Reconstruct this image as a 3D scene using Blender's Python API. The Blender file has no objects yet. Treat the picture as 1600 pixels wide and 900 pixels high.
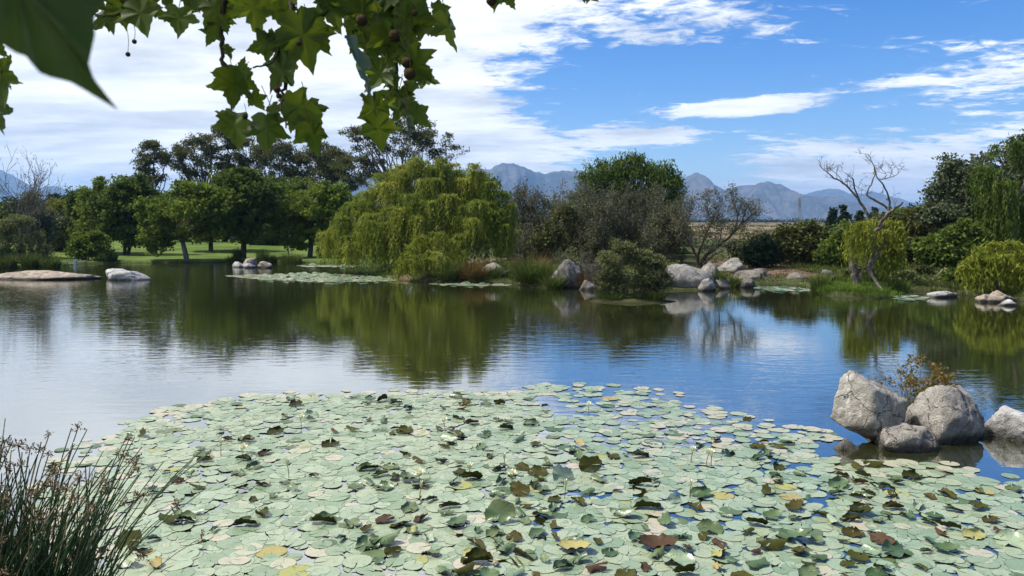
import bpy, bmesh, math, random
import numpy as np
from mathutils import Vector, Matrix, Quaternion, noise as mnoise

random.seed(7)
rng = np.random.default_rng(11)
R = math.radians
scene = bpy.context.scene
C = scene.collection

# ------------------------------------------------------------------ camera
FPX = 1209.0                      # focal length in pixels of a 1600 px wide frame
PITCH = math.atan(98.0 / FPX)
CAMH = 3.0
cam = bpy.data.cameras.new('camera')
cam.sensor_width = 36.0
cam.lens = 36.0 * FPX / 1600.0
cam.clip_start = 0.05
cam.clip_end = 60000
cam.dof.use_dof = True
cam.dof.focus_distance = 16.0
cam.dof.aperture_fstop = 6.5
camo = bpy.data.objects.new('camera', cam)
C.objects.link(camo)
camo.location = (0, 0, CAMH)
camo.rotation_euler = (math.pi / 2 - PITCH, 0, 0)
scene.camera = camo

# ------------------------------------------------------------------ sun, world, exposure
SUN_EL, SUN_AZ = R(58), R(-88)    # azimuth from +Y (view direction) towards +X
sdir = Vector((math.sin(SUN_AZ) * math.cos(SUN_EL), math.cos(SUN_AZ) * math.cos(SUN_EL), math.sin(SUN_EL)))
sl = bpy.data.lights.new('sun', 'SUN')
sl.energy = 4.0
sl.angle = R(4.0)
sl.color = (1.0, 0.955, 0.88)
so = bpy.data.objects.new('sun', sl)
C.objects.link(so)
so.rotation_euler = (-sdir).to_track_quat('-Z', 'Y').to_euler()
so.location = (0, 0, 60)

world = bpy.data.worlds.new('World')
scene.world = world
world.use_nodes = True
WT = world.node_tree
WT.nodes.clear()


class Nodes:
    """small helper to write node maths as expressions"""
    def __init__(s, nt):
        s.nt = nt

    def new(s, t, **kw):
        n = s.nt.nodes.new(t)
        for k, v in kw.items():
            setattr(n, k, v)
        return n

    def put(s, sock, v):
        if isinstance(v, bpy.types.NodeSocket):
            s.nt.links.new(v, sock)
        elif v is not None:
            sock.default_value = v

    def m(s, op, a, b=None, c=None, clamp=False):
        n = s.new('ShaderNodeMath', operation=op)
        n.use_clamp = clamp
        for i, v in enumerate((a, b, c)):
            if v is not None:
                s.put(n.inputs[i], v)
        return n.outputs[0]

    def ramp(s, x, a, b, lo=0.0, hi=1.0, smooth=True):
        n = s.new('ShaderNodeMapRange')
        n.interpolation_type = 'SMOOTHSTEP' if smooth else 'LINEAR'
        s.put(n.inputs[0], x)
        for i, v in zip((1, 2, 3, 4), (a, b, lo, hi)):
            n.inputs[i].default_value = v
        return n.outputs[0]

    def vec(s, x, y, z=0.0):
        n = s.new('ShaderNodeCombineXYZ')
        for i, v in enumerate((x, y, z)):
            s.put(n.inputs[i], v)
        return n.outputs[0]

    def noise(s, v, scale, detail=4.0, rough=0.55, dist=0.0, out=0):
        n = s.new('ShaderNodeTexNoise')
        if v is not None:
            s.put(n.inputs['Vector'], v)
        n.inputs['Scale'].default_value = scale
        n.inputs['Detail'].default_value = detail
        n.inputs['Roughness'].default_value = rough
        n.inputs['Distortion'].default_value = dist
        return n.outputs[out]

    def mix(s, f, a, b, mode='MIX'):
        n = s.new('ShaderNodeMix', data_type='RGBA', blend_type=mode)
        s.put(n.inputs[0], f)
        s.put(n.inputs[6], a if isinstance(a, bpy.types.NodeSocket) else (*a, 1.0))
        s.put(n.inputs[7], b if isinstance(b, bpy.types.NodeSocket) else (*b, 1.0))
        return n.outputs[2]


W = Nodes(WT)
tc = W.new('ShaderNodeTexCoord')
sep = W.new('ShaderNodeSeparateXYZ')
WT.links.new(tc.outputs['Generated'], sep.inputs[0])
dx, dy, dz = sep.outputs
sky = W.new('ShaderNodeTexSky', sky_type='NISHITA')
sky.sun_disc = False
sky.sun_elevation = SUN_EL
sky.sun_rotation = SUN_AZ
sky.altitude = 100
sky.air_density = 1.0
sky.dust_density = 0.15
sky.ozone_density = 4.0
hs = W.new('ShaderNodeHueSaturation')
hs.inputs['Hue'].default_value = 0.512
hs.inputs['Saturation'].default_value = 1.4
hs.inputs['Value'].default_value = 1.0
WT.links.new(sky.outputs[0], hs.inputs['Color'])
# cloud deck: direction projected on a high plane
zz = W.m('ADD', W.m('MAXIMUM', dz, 0.0), 0.10)
u = W.m('DIVIDE', dx, zz)
v = W.m('DIVIDE', dy, zz)
uu = W.m('ADD', u, W.m('MULTIPLY', v, 0.15))
pv = W.vec(W.m('MULTIPLY', uu, 0.55), v, 0.0)
big = W.noise(pv, 0.62, 3.0, 0.5)
mid = W.noise(pv, 1.9, 8.0, 0.62, 0.3)
fine = W.noise(W.vec(W.m('MULTIPLY', uu, 7.5), W.m('MULTIPLY', v, 9.0)), 1.0, 5.0, 0.68, 0.6)
cells = W.noise(W.vec(W.m('MULTIPLY', uu, 2.6), W.m('MULTIPLY', v, 4.6), 7.0), 1.0, 5.0, 0.6, 0.4)
streak = W.noise(W.vec(W.m('MULTIPLY', uu, 0.35), W.m('MULTIPLY', v, 1.7), 3.0), 1.0, 4.0, 0.5, 0.4)
field = W.m('ADD', W.m('ADD', W.m('MULTIPLY', big, 0.18), W.m('MULTIPLY', mid, 0.28)),
            W.m('ADD', W.m('ADD', W.m('MULTIPLY', fine, 0.32), W.m('MULTIPLY', cells, 0.30)), W.m('ADD', W.m('MULTIPLY', streak, 0.08), -0.08)))
az = W.m('DIVIDE', dx, W.m('ADD', W.m('ABSOLUTE', dy), 0.05))
el = W.m('DIVIDE', dz, W.m('ADD', W.m('ABSOLUTE', dy), 0.05))
bias = W.ramp(az, 0.12, -0.14, -0.08, 0.19)       # the deck thickens towards the left of the view
front = W.m('GREATER_THAN', dy, 0.0)


def patch(a0, e0, ra, re, slope, k):
    da = W.m('SUBTRACT', az, a0)
    de = W.m('SUBTRACT', W.m('SUBTRACT', el, e0), W.m('MULTIPLY', da, slope))
    d2 = W.m('ADD', W.m('POWER', W.m('ABSOLUTE', W.m('DIVIDE', da, ra)), 2.0),
             W.m('POWER', W.m('ABSOLUTE', W.m('DIVIDE', de, re)), 2.0))
    return W.m('MULTIPLY', W.m('MAXIMUM', W.m('SUBTRACT', 1.0, d2), 0.0), k)


extra = None
for a in ((0.275, 0.142, 0.14, 0.016, 0.06, 0.26), (0.42, 0.085, 0.20, 0.036, 0.0, 0.16),
          (0.16, 0.110, 0.09, 0.022, 0.0, 0.17), (0.45, 0.045, 0.26, 0.035, -0.02, 0.20),
          (0.14, 0.265, 0.36, 0.06, -0.05, 0.13), (0.60, 0.185, 0.24, 0.075, 0.10, 0.095), (0.62, 0.10, 0.14, 0.03, 0.05, 0.10),
          (0.02, 0.085, 0.16, 0.035, 0.0, 0.14), (0.38, 0.16, 0.22, 0.010, 0.12, 0.08)):
    p_ = patch(*a)
    extra = p_ if extra is None else W.m('ADD', extra, p_)
cov = W.m('ADD', W.m('ADD', field, bias), W.m('MULTIPLY', extra, front))
alpha = W.ramp(cov, 0.475, 0.585)
shade_n = W.noise(pv, 1.1, 6.0, 0.6, 0.2)
bright = W.m('ADD', W.m('ADD', W.ramp(shade_n, 0.36, 0.60, 5.4, 8.2), W.ramp(cells, 0.35, 0.65, -0.5, 0.8)), W.ramp(cov, 0.6, 0.95, 0.4, -0.5))
ccol = W.new('ShaderNodeVectorMath', operation='SCALE')
cm = W.mix(W.ramp(shade_n, 0.4, 0.62), (0.93, 0.965, 1.0), (1.0, 1.0, 0.99))
WT.links.new(cm, ccol.inputs[0])
W.put(ccol.inputs['Scale'], bright)
final = W.mix(W.m('MULTIPLY', alpha, 0.97), hs.outputs[0], ccol.outputs[0])
bg = W.new('ShaderNodeBackground')
bg.inputs['Strength'].default_value = 0.10
WT.links.new(final, bg.inputs['Color'])
wo = W.new('ShaderNodeOutputWorld')
WT.links.new(bg.outputs[0], wo.inputs['Surface'])

scene.view_settings.view_transform = 'Standard'
scene.view_settings.look = 'None'
scene.view_settings.exposure = 0.68
scene.view_settings.gamma = 1.0
scene.cycles.use_denoising = True
scene.cycles.max_bounces = 6
scene.cycles.diffuse_bounces = 3
scene.cycles.glossy_bounces = 3
scene.cycles.transmission_bounces = 4
scene.cycles.volume_bounces = 1
scene.cycles.caustics_reflective = False
scene.cycles.caustics_refractive = False

# ------------------------------------------------------------------ photograph geometry -> place
CP, SP = math.cos(PITCH), math.sin(PITCH)


def ray(px, py):
    a = (px - 800.0) / FPX
    b = (450.0 - py) / FPX
    return a, CP + b * SP, b * CP - SP


def G(px, py, z=0.0):
    a, y, w = ray(px, py)
    t = (z - CAMH) / w
    return Vector((a * t, y * t, z))


def P(px, py, D):
    a, y, w = ray(px, py)
    t = D / y
    return Vector((a * t, D, CAMH + w * t))


def mpp(D):
    return D / FPX


# ------------------------------------------------------------------ object helpers
def link(o, parent=None):
    C.objects.link(o)
    if parent is not None:
        o.parent = parent
    return o


def tag(o, label, cat, group=None):
    o['label'] = label
    o['category'] = cat
    if group:
        o['group'] = group
    return o


def thing(name, label, cat, loc=(0, 0, 0), group=None, rz=0.0):
    o = bpy.data.objects.new(name, None)
    o.empty_display_size = 0.2
    C.objects.link(o)
    o.location = loc
    o.rotation_euler = (0, 0, rz)
    return tag(o, label, cat, group)


def np_mesh(name, V, F, mat=None, smooth=False, attrs=None, mats=None, midx=None):
    """V (n,3), F (m,k) with k = 3 or 4"""
    me = bpy.data.meshes.new(name)
    V = np.ascontiguousarray(V, dtype=np.float32)
    F = np.ascontiguousarray(F, dtype=np.int32)
    k = F.shape[1]
    me.vertices.add(len(V))
    me.vertices.foreach_set('co', V.ravel())
    me.loops.add(F.size)
    me.loops.foreach_set('vertex_index', F.ravel())
    me.polygons.add(len(F))
    me.polygons.foreach_set('loop_start', np.arange(0, F.size, k, dtype=np.int32))
    me.polygons.foreach_set('loop_total', np.full(len(F), k, dtype=np.int32))
    if smooth:
        me.polygons.foreach_set('use_smooth', np.ones(len(F), dtype=bool))
    for m_ in (mats or ([mat] if mat else [])):
        me.materials.append(m_)
    if midx is not None:
        me.polygons.foreach_set('material_index', np.ascontiguousarray(midx, dtype=np.int32))
    for an, av in (attrs or {}).items():
        if av.ndim == 1:
            at = me.attributes.new(an, 'FLOAT', 'POINT')
            at.data.foreach_set('value', np.ascontiguousarray(av, dtype=np.float32))
        else:
            at = me.attributes.new(an, 'FLOAT_COLOR', 'POINT')
            at.data.foreach_set('color', np.ascontiguousarray(av, dtype=np.float32).ravel())
    me.update(calc_edges=True)
    return me


def mobj(name, me, parent=None, kind=None):
    o = bpy.data.objects.new(name, me)
    link(o, parent)
    if kind:
        o['kind'] = kind
    return o


def unit(a):
    return a / np.maximum(np.linalg.norm(a, axis=-1, keepdims=True), 1e-9)


def sticks(P0, P1, r0, r1, sides=5):
    """separate tapered bars, vectorised"""
    P0 = np.asarray(P0, float); P1 = np.asarray(P1, float)
    n = len(P0)
    r0 = np.broadcast_to(np.asarray(r0, float), (n,)); r1 = np.broadcast_to(np.asarray(r1, float), (n,))
    d = unit(P1 - P0)
    ref = np.where(np.abs(d[:, 2:3]) > 0.9, np.array([[1.0, 0, 0]]), np.array([[0, 0, 1.0]]))
    a = unit(np.cross(d, ref)); b = np.cross(d, a)
    ang = np.arange(sides) * 2 * math.pi / sides
    ring = a[:, None, :] * np.cos(ang)[None, :, None] + b[:, None, :] * np.sin(ang)[None, :, None]
    V = np.concatenate([P0[:, None, :] + ring * r0[:, None, None], P1[:, None, :] + ring * r1[:, None, None]], axis=1)
    i = np.arange(sides); j = (i + 1) % sides
    f = np.stack([i, j, j + sides, i + sides], axis=1)
    F = (np.arange(n)[:, None, None] * (2 * sides) + f[None]).reshape(-1, 4)
    return V.reshape(-1, 3), F


def tube(pts, rad, sides=8):
    """one continuous tapered tube"""
    pts = np.asarray(pts, float)
    n = len(pts)
    t = np.zeros_like(pts)
    t[1:-1] = pts[2:] - pts[:-2]; t[0] = pts[1] - pts[0]; t[-1] = pts[-1] - pts[-2]
    t = unit(t)
    ref = np.array([0.31, 0.95, 0.05])
    a = unit(np.cross(t, ref)); b = np.cross(t, a)
    ang = np.arange(sides) * 2 * math.pi / sides
    V = pts[:, None, :] + (a[:, None, :] * np.cos(ang)[None, :, None] + b[:, None, :] * np.sin(ang)[None, :, None]) * np.asarray(rad, float)[:, None, None]
    V = V.reshape(-1, 3)
    F = []
    for k in range(n - 1):
        for i in range(sides):
            j = (i + 1) % sides
            F.append((k * sides + i, k * sides + j, (k + 1) * sides + j, (k + 1) * sides + i))
    return V, np.array(F)


def smooth_line(pts, sub=5):
    """Catmull-Rom through pts"""
    p = np.asarray(pts, float)
    q = np.vstack([2 * p[0] - p[1], p, 2 * p[-1] - p[-2]])
    out = []
    for i in range(1, len(q) - 2):
        for s in np.linspace(0, 1, sub, endpoint=False):
            a, b, c, d = q[i - 1], q[i], q[i + 1], q[i + 2]
            out.append(0.5 * ((2 * b) + (-a + c) * s + (2 * a - 5 * b + 4 * c - d) * s * s + (-a + 3 * b - 3 * c + d) * s ** 3))
    out.append(p[-1])
    return np.array(out)


def merge(parts):
    V, F, o = [], [], 0
    for v_, f_ in parts:
        V.append(v_); F.append(np.asarray(f_) + o); o += len(v_)
    return np.vstack(V), np.vstack(F)


# ------------------------------------------------------------------ materials
def mat_new(name):
    m_ = bpy.data.materials.new(name)
    m_.use_nodes = True
    m_.node_tree.nodes.clear()
    return m_, Nodes(m_.node_tree)


def out_surface(N, sh):
    o = N.new('ShaderNodeOutputMaterial')
    N.nt.links.new(sh, o.inputs['Surface'])


def principled(N, col, rough=0.7, spec=0.3, normal=None):
    b = N.new('ShaderNodeBsdfPrincipled')
    N.put(b.inputs['Base Color'], col if isinstance(col, bpy.types.NodeSocket) else (*col, 1))
    N.put(b.inputs['Roughness'], rough)
    b.inputs['Specular IOR Level'].default_value = spec
    if normal is not None:
        N.nt.links.new(normal, b.inputs['Normal'])
    return b


def bump(N, h, strength, dist):
    b = N.new('ShaderNodeBump')
    b.inputs['Strength'].default_value = strength
    b.inputs['Distance'].default_value = dist
    N.put(b.inputs['Height'], h)
    return b.outputs[0]


def leaf_mat(name, c1, c2, trans=0.3, rough=0.65, spec=0.10, c3=None):
    m_, N = mat_new(name)
    at = N.new('ShaderNodeAttribute', attribute_name='rnd')
    col = N.mix(at.outputs['Fac'], c1, c2)
    if c3:
        at2 = N.new('ShaderNodeAttribute', attribute_name='clump')
        col = N.mix(N.ramp(at2.outputs['Fac'], 0.55, 1.0), col, c3)
    b = principled(N, col, rough, spec)
    t = N.new('ShaderNodeBsdfTranslucent')
    N.nt.links.new(col, t.inputs['Color'])
    mx = N.new('ShaderNodeMixShader')
    mx.inputs[0].default_value = trans
    N.nt.links.new(b.outputs[0], mx.inputs[1]); N.nt.links.new(t.outputs[0], mx.inputs[2])
    out_surface(N, mx.outputs[0])
    return m_


def bark_mat(name, c1, c2, scale=9.0):
    m_, N = mat_new(name)
    t = N.new('ShaderNodeTexCoord')
    mp = N.new('ShaderNodeMapping')
    mp.inputs['Scale'].default_value = (1, 1, 0.25)
    N.nt.links.new(t.outputs['Object'], mp.inputs[0])
    n = N.noise(mp.outputs[0], scale, 6, 0.65)
    col = N.mix(N.ramp(n, 0.35, 0.65), c1, c2)
    b = principled(N, col, 0.9, 0.15, bump(N, n, 0.6, 0.03))
    out_surface(N, b.outputs[0])
    return m_


ML = {
    'plane': leaf_mat('foliage_plane_green', (0.072, 0.120, 0.016), (0.205, 0.262, 0.034), 0.42),
    'dark': leaf_mat('foliage_dark_green', (0.052, 0.088, 0.016), (0.140, 0.190, 0.032), 0.38),
    'yellow': leaf_mat('foliage_yellow_green', (0.115, 0.150, 0.020), (0.240, 0.250, 0.034), 0.42),
    'euc': leaf_mat('foliage_eucalyptus', (0.060, 0.076, 0.028), (0.145, 0.155, 0.058), 0.32, c3=(0.120, 0.112, 0.044)),
    'willow': leaf_mat('foliage_willow', (0.100, 0.148, 0.020), (0.285, 0.320, 0.046), 0.40, c3=(0.310, 0.325, 0.052)),
    'willow2': leaf_mat('foliage_willow_bright', (0.135, 0.175, 0.018), (0.275, 0.290, 0.036), 0.38),
    'willow3': leaf_mat('foliage_willow_deep', (0.056, 0.098, 0.018), (0.130, 0.180, 0.032), 0.32),
    'olive': leaf_mat('foliage_olive', (0.060, 0.072, 0.020), (0.130, 0.136, 0.042), 0.25),
    'grey': leaf_mat('foliage_grey_green', (0.055, 0.078, 0.034), (0.155, 0.180, 0.100), 0.25),
    'sage': leaf_mat('foliage_sage', (0.095, 0.115, 0.040), (0.215, 0.230, 0.090), 0.32),
    'bramble': leaf_mat('foliage_grey_brown', (0.062, 0.068, 0.034), (0.135, 0.140, 0.066), 0.2),
    'conifer': leaf_mat('foliage_conifer', (0.014, 0.030, 0.014), (0.036, 0.060, 0.026), 0.12),
    'reed': leaf_mat('blade_green', (0.040, 0.070, 0.014), (0.120, 0.150, 0.030), 0.3),
    'reed_rust': leaf_mat('blade_rust', (0.060, 0.070, 0.020), (0.200, 0.100, 0.032), 0.3),
    'grass': leaf_mat('blade_grass', (0.060, 0.120, 0.015), (0.150, 0.220, 0.030), 0.35),
    'scrub': leaf_mat('blade_dry_scrub', (0.050, 0.060, 0.018), (0.150, 0.125, 0.055), 0.25),
}
MB = {
    'brown': bark_mat('bark_brown', (0.035, 0.026, 0.020), (0.10, 0.078, 0.058)),
    'grey': bark_mat('bark_grey', (0.075, 0.064, 0.056), (0.19, 0.165, 0.145)),
    'pale': bark_mat('bark_pale', (0.16, 0.135, 0.11), (0.36, 0.32, 0.27)),
    'thicket': bark_mat('bark_thicket', (0.080, 0.075, 0.058), (0.19, 0.178, 0.142)),
    'dead': bark_mat('bark_dead', (0.060, 0.050, 0.042), (0.19, 0.165, 0.140), 14),
}


def rock_mat(name, c1, c2, c3, streak=0.5):
    m_, N = mat_new(name)
    g = N.new('ShaderNodeNewGeometry')
    pos = g.outputs['Position']
    s = N.new('ShaderNodeSeparateXYZ'); N.nt.links.new(pos, s.inputs[0])
    n1 = N.noise(pos, 2.2, 8, 0.62)
    n2 = N.noise(pos, 11.0, 6, 0.7)
    n3 = N.noise(pos, 46.0, 4, 0.7)
    mp = N.new('ShaderNodeMapping'); mp.inputs['Scale'].default_value = (7, 7, 0.9)
    N.nt.links.new(pos, mp.inputs[0])
    st = N.noise(mp.outputs[0], 1.0, 5, 0.6)
    col = N.mix(N.ramp(n1, 0.35, 0.65), c1, c2)
    col = N.mix(N.m('MULTIPLY', N.ramp(st, 0.54, 0.72), streak), col, c3)
    col = N.mix(N.ramp(n2, 0.55, 0.75, 0.0, 0.75), col, (c1[0] * 0.35, c1[1] * 0.35, c1[2] * 0.34))
    col = N.mix(N.ramp(n3, 0.52, 0.70, 0.0, 0.55), col, c3)
    edge = N.m('ADD', s.outputs[2], N.m('MULTIPLY', N.m('SUBTRACT', n2, 0.5), 0.10))
    vo = N.new('ShaderNodeTexVoronoi', feature='DISTANCE_TO_EDGE')
    vo.inputs['Scale'].default_value = 1.5
    wv_ = N.new('ShaderNodeVectorMath', operation='ADD')
    N.nt.links.new(pos, wv_.inputs[0])
    sc_ = N.new('ShaderNodeVectorMath', operation='SCALE'); sc_.inputs['Scale'].default_value = 0.55
    N.nt.links.new(N.noise(pos, 3.0, 4, 0.6, 0, 1), sc_.inputs[0]); N.nt.links.new(sc_.outputs[0], wv_.inputs[1])
    N.nt.links.new(wv_.outputs[0], vo.inputs['Vector'])
    crack = N.ramp(vo.outputs['Distance'], 0.018, 0.0)
    col = N.mix(N.m('MULTIPLY', crack, 0.7), col, (0.05, 0.045, 0.038))
    moss = N.noise(pos, 3.7, 5, 0.6)
    col = N.mix(N.ramp(moss, 0.60, 0.72, 0.0, 0.45), col, (0.10, 0.095, 0.05))
    col = N.mix(N.ramp(edge, 0.17, 0.04, 0.0, 0.82), col, (0.030, 0.028, 0.020))
    h = N.m('SUBTRACT', N.m('ADD', N.m('MULTIPLY', n2, 0.7), N.m('MULTIPLY', n3, 0.35)), N.m('MULTIPLY', crack, 0.5))
    b = principled(N, col, 0.88, 0.2, bump(N, h, 1.0, 0.09))
    out_surface(N, b.outputs[0])
    return m_


MR = {
    'granite': rock_mat('granite_grey', (0.25, 0.225, 0.190), (0.44, 0.405, 0.355), (0.74, 0.70, 0.64), 0.75),
    'tan': rock_mat('granite_tan', (0.28, 0.225, 0.165), (0.46, 0.385, 0.30), (0.60, 0.53, 0.45), 0.4),
    'white': rock_mat('granite_white', (0.32, 0.305, 0.285), (0.54, 0.52, 0.50), (0.74, 0.72, 0.70)),
    'bank': rock_mat('granite_bank', (0.125, 0.110, 0.090), (0.235, 0.210, 0.175), (0.40, 0.37, 0.32), 0.5),
    'slab': rock_mat('granite_slab', (0.20, 0.185, 0.160), (0.335, 0.315, 0.280), (0.50, 0.475, 0.43), 0.6),
    'dark': rock_mat('granite_dark', (0.10, 0.090, 0.080), (0.20, 0.185, 0.165), (0.32, 0.30, 0.27), 0.7),
}

# ------------------------------------------------------------------ terrain
poly_px = [(-420, 432), (-100, 423), (0, 419.5), (88, 418), (112, 413), (180, 411.3), (300, 410.5), (400, 409.5),
           (480, 411), (545, 411.5), (590, 413), (606, 418), (592, 426), (586, 432), (605, 437), (650, 440.5), (700, 442), (790, 443.5),
           (815, 447), (850, 450), (920, 451), (1000, 453), (1110, 454), (1140, 450), (1180, 446), (1240, 447),
           (1275, 456), (1295, 464), (1360, 467), (1392, 466), (1400, 457), (1440, 455), (1500, 461), (1600, 471), (1750, 490), (1900, 520)]
POND = np.array([G(a, b)[:2] for a, b in poly_px] +
                [(17, 9.0), (11, 4.9), (5, 4.5), (0, 4.4), (-2.4, 4.5), (-4.4, 4.7), (-8, 5.4), (-16, 8), (-42, 22)])


def pond_sd(x, y):
    """signed distance to the pond outline, negative in the water"""
    x = np.asarray(x, float); y = np.asarray(y, float)
    d2 = np.full(x.shape, 1e18); ins = np.zeros(x.shape, bool)
    n = len(POND)
    for i in range(n):
        ax, ay = POND[i]; bx, by = POND[(i + 1) % n]
        ex, ey = bx - ax, by - ay
        t = np.clip(((x - ax) * ex + (y - ay) * ey) / (ex * ex + ey * ey), 0, 1)
        d2 = np.minimum(d2, (x - ax - t * ex) ** 2 + (y - ay - t * ey) ** 2)
        if ey != 0:
            c = ((ay > y) != (by > y)) & (x < (bx - ax) * (y - ay) / ey + ax)
            ins ^= c
    d = np.sqrt(d2)
    return np.where(ins, -d, d)


def sstep(a, b, x):
    t = np.clip((x - a) / (b - a), 0, 1)
    return t * t * (3 - 2 * t)


ISLET = G(988, 471)


def ground_h(x, y):
    x = np.asarray(x, float); y = np.asarray(y, float)
    sd = pond_sd(x, y)
    wob = 0.5 * np.sin(x * 0.11 + 1.3) * np.cos(y * 0.09) + 0.3 * np.sin(x * 0.23 + y * 0.19)
    land = 0.22 * sstep(0, 0.45, sd) + 0.75 * sstep(1.0, 26, sd) + 0.22 * wob * sstep(3, 14, sd)
    land += 0.55 * np.exp(-((x + 10) / 12) ** 2 - ((y - 88) / 14) ** 2)          # lawn mound behind the willow
    land += 1.0 * sstep(0.4, 3.0, sd) * (y < 8)                                   # the near bank
    r = np.hypot(x, y)
    land += sstep(150, 1300, r) * 6.0 + np.maximum(r - 1300, 0) * 0.006
    land += 0.8 * sstep(110, 400, r) * np.sin(x * 0.012 + y * 0.02)
    bed = -0.9 * sstep(0, 3.0, -sd)
    h = np.where(sd > 0, land, bed)
    e = np.hypot((x - ISLET.x) / 1.75, (y - ISLET.y) / 0.9)
    return np.maximum(h, 0.16 * (1 - e * e))


def gz(x, y):
    return float(ground_h(np.array([x]), np.array([y]))[0])


th = np.concatenate([np.linspace(-50, 50, 460), np.linspace(50, 310, 90)[1:-1]]) * math.pi / 180
rr = np.concatenate([np.geomspace(0.6, 20, 60), np.linspace(20, 78, 170)[1:], np.geomspace(78, 16000, 100)[1:]])
TH, RR = np.meshgrid(th, rr, indexing='ij')
GX, GY = (np.sin(TH) * RR).ravel(), (np.cos(TH) * RR).ravel()
GZ = ground_h(GX, GY)
nt_, nr_ = len(th), len(rr)
ii, jj = np.meshgrid(np.arange(nt_), np.arange(nr_ - 1), indexing='ij')
i2 = (ii + 1) % nt_
GF = np.stack([ii * nr_ + jj, ii * nr_ + jj + 1, i2 * nr_ + jj + 1, i2 * nr_ + jj], -1).reshape(-1, 4)
# one vertex to close the disc under the camera
GV = np.vstack([np.column_stack([GX, GY, GZ]), [[0, 0, gz(0, 0.1)]]])
# colour regions of the ground: r = dry field, g = bare soil, b = shore mud
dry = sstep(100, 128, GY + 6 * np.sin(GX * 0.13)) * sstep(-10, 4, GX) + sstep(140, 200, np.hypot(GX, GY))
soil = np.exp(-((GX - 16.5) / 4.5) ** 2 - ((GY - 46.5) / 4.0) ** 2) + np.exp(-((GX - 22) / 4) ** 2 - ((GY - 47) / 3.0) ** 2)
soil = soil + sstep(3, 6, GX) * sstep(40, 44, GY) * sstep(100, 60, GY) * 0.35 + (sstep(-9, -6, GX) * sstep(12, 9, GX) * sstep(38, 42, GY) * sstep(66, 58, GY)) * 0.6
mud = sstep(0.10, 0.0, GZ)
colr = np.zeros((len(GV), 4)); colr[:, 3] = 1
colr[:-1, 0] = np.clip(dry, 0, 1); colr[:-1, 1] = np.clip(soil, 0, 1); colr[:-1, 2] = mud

gm, N = mat_new('ground_grass_soil')
at = N.new('ShaderNodeAttribute', attribute_name='region')
sp = N.new('ShaderNodeSeparateColor'); N.nt.links.new(at.outputs['Color'], sp.inputs[0])
geo = N.new('ShaderNodeNewGeometry'); pos = geo.outputs['Position']
sx_g = N.new('ShaderNodeSeparateXYZ'); N.nt.links.new(pos, sx_g.inputs[0])
n1 = N.noise(pos, 0.35, 6, 0.6); n2 = N.noise(pos, 3.0, 6, 0.7); n3 = N.noise(pos, 0.02, 8, 0.65)
lawn = N.mix(N.ramp(n1, 0.35, 0.65), (0.060, 0.102, 0.018), (0.118, 0.165, 0.032))
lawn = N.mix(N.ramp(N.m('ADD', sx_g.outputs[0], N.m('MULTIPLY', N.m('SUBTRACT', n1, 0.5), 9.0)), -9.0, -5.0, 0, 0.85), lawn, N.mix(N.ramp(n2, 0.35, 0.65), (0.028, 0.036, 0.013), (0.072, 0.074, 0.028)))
lawn = N.mix(N.ramp(n2, 0.45, 0.75, 0, 0.6), lawn, (0.085, 0.120, 0.030))
soilc = N.mix(N.ramp(n2, 0.35, 0.65), (0.095, 0.060, 0.038), (0.185, 0.130, 0.085))
mp = N.new('ShaderNodeMapping'); mp.inputs['Scale'].default_value = (1, 0.35, 1); N.nt.links.new(pos, mp.inputs[0])
n4 = N.noise(mp.outputs[0], 0.05, 8, 0.7)
dryc = N.mix(N.ramp(n4, 0.40, 0.60), (0.095, 0.075, 0.042), (0.215, 0.158, 0.100))
dryc = N.mix(N.ramp(n3, 0.50, 0.60, 0, 0.75), dryc, (0.060, 0.062, 0.028))
c_ = N.mix(N.ramp(N.m('ADD', sp.outputs[1], N.m('MULTIPLY', N.m('SUBTRACT', n1, 0.5), 0.9)), 0.35, 0.65), lawn, soilc)
c_ = N.mix(N.ramp(N.m('ADD', sp.outputs[0], N.m('MULTIPLY', N.m('SUBTRACT', n1, 0.5), 0.4)), 0.3, 0.7), c_, dryc)
c_ = N.mix(sp.outputs[2], c_, (0.030, 0.025, 0.016))
b_ = principled(N, c_, 0.95, 0.1, bump(N, n2, 0.7, 0.06))
out_surface(N, b_.outputs[0])
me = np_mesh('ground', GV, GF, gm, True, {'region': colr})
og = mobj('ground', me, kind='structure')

# ------------------------------------------------------------------ water
wm, N = mat_new('pond_water')
geo = N.new('ShaderNodeNewGeometry'); pos = geo.outputs['Position']
mp = N.new('ShaderNodeMapping'); mp.inputs['Scale'].default_value = (0.55, 1.5, 1); N.nt.links.new(pos, mp.inputs[0])
w1 = N.noise(mp.outputs[0], 2.6, 3, 0.5, 0.4)
w2 = N.noise(mp.outputs[0], 9.0, 2, 0.5)
patchn = N.noise(pos, 0.075, 3, 0.5)
sx = N.new('ShaderNodeSeparateXYZ'); N.nt.links.new(pos, sx.inputs[0])
# a light breeze ruffles the left half of the pond, the rest lies calmer
breeze = N.m('ADD', N.ramp(patchn, 0.42, 0.62, 0.25, 1.0), N.ramp(sx.outputs[0], -4, -16, 0.0, 0.5))
hh = N.m('MULTIPLY', N.m('ADD', N.m('MULTIPLY', w1, 0.75), N.m('MULTIPLY', w2, 0.16)), breeze)
murk = N.mix(N.noise(pos, 0.3, 3, 0.5), (0.018, 0.021, 0.006), (0.030, 0.032, 0.010))
nrm_w = bump(N, hh, 1.0, 0.010)
df = N.new('ShaderNodeBsdfDiffuse'); N.nt.links.new(murk, df.inputs['Color']); N.nt.links.new(nrm_w, df.inputs['Normal'])
gl = N.new('ShaderNodeBsdfGlossy'); gl.inputs['Roughness'].default_value = 0.03; gl.inputs['Color'].default_value = (0.95, 0.97, 0.96, 1); N.nt.links.new(nrm_w, gl.inputs['Normal'])
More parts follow.
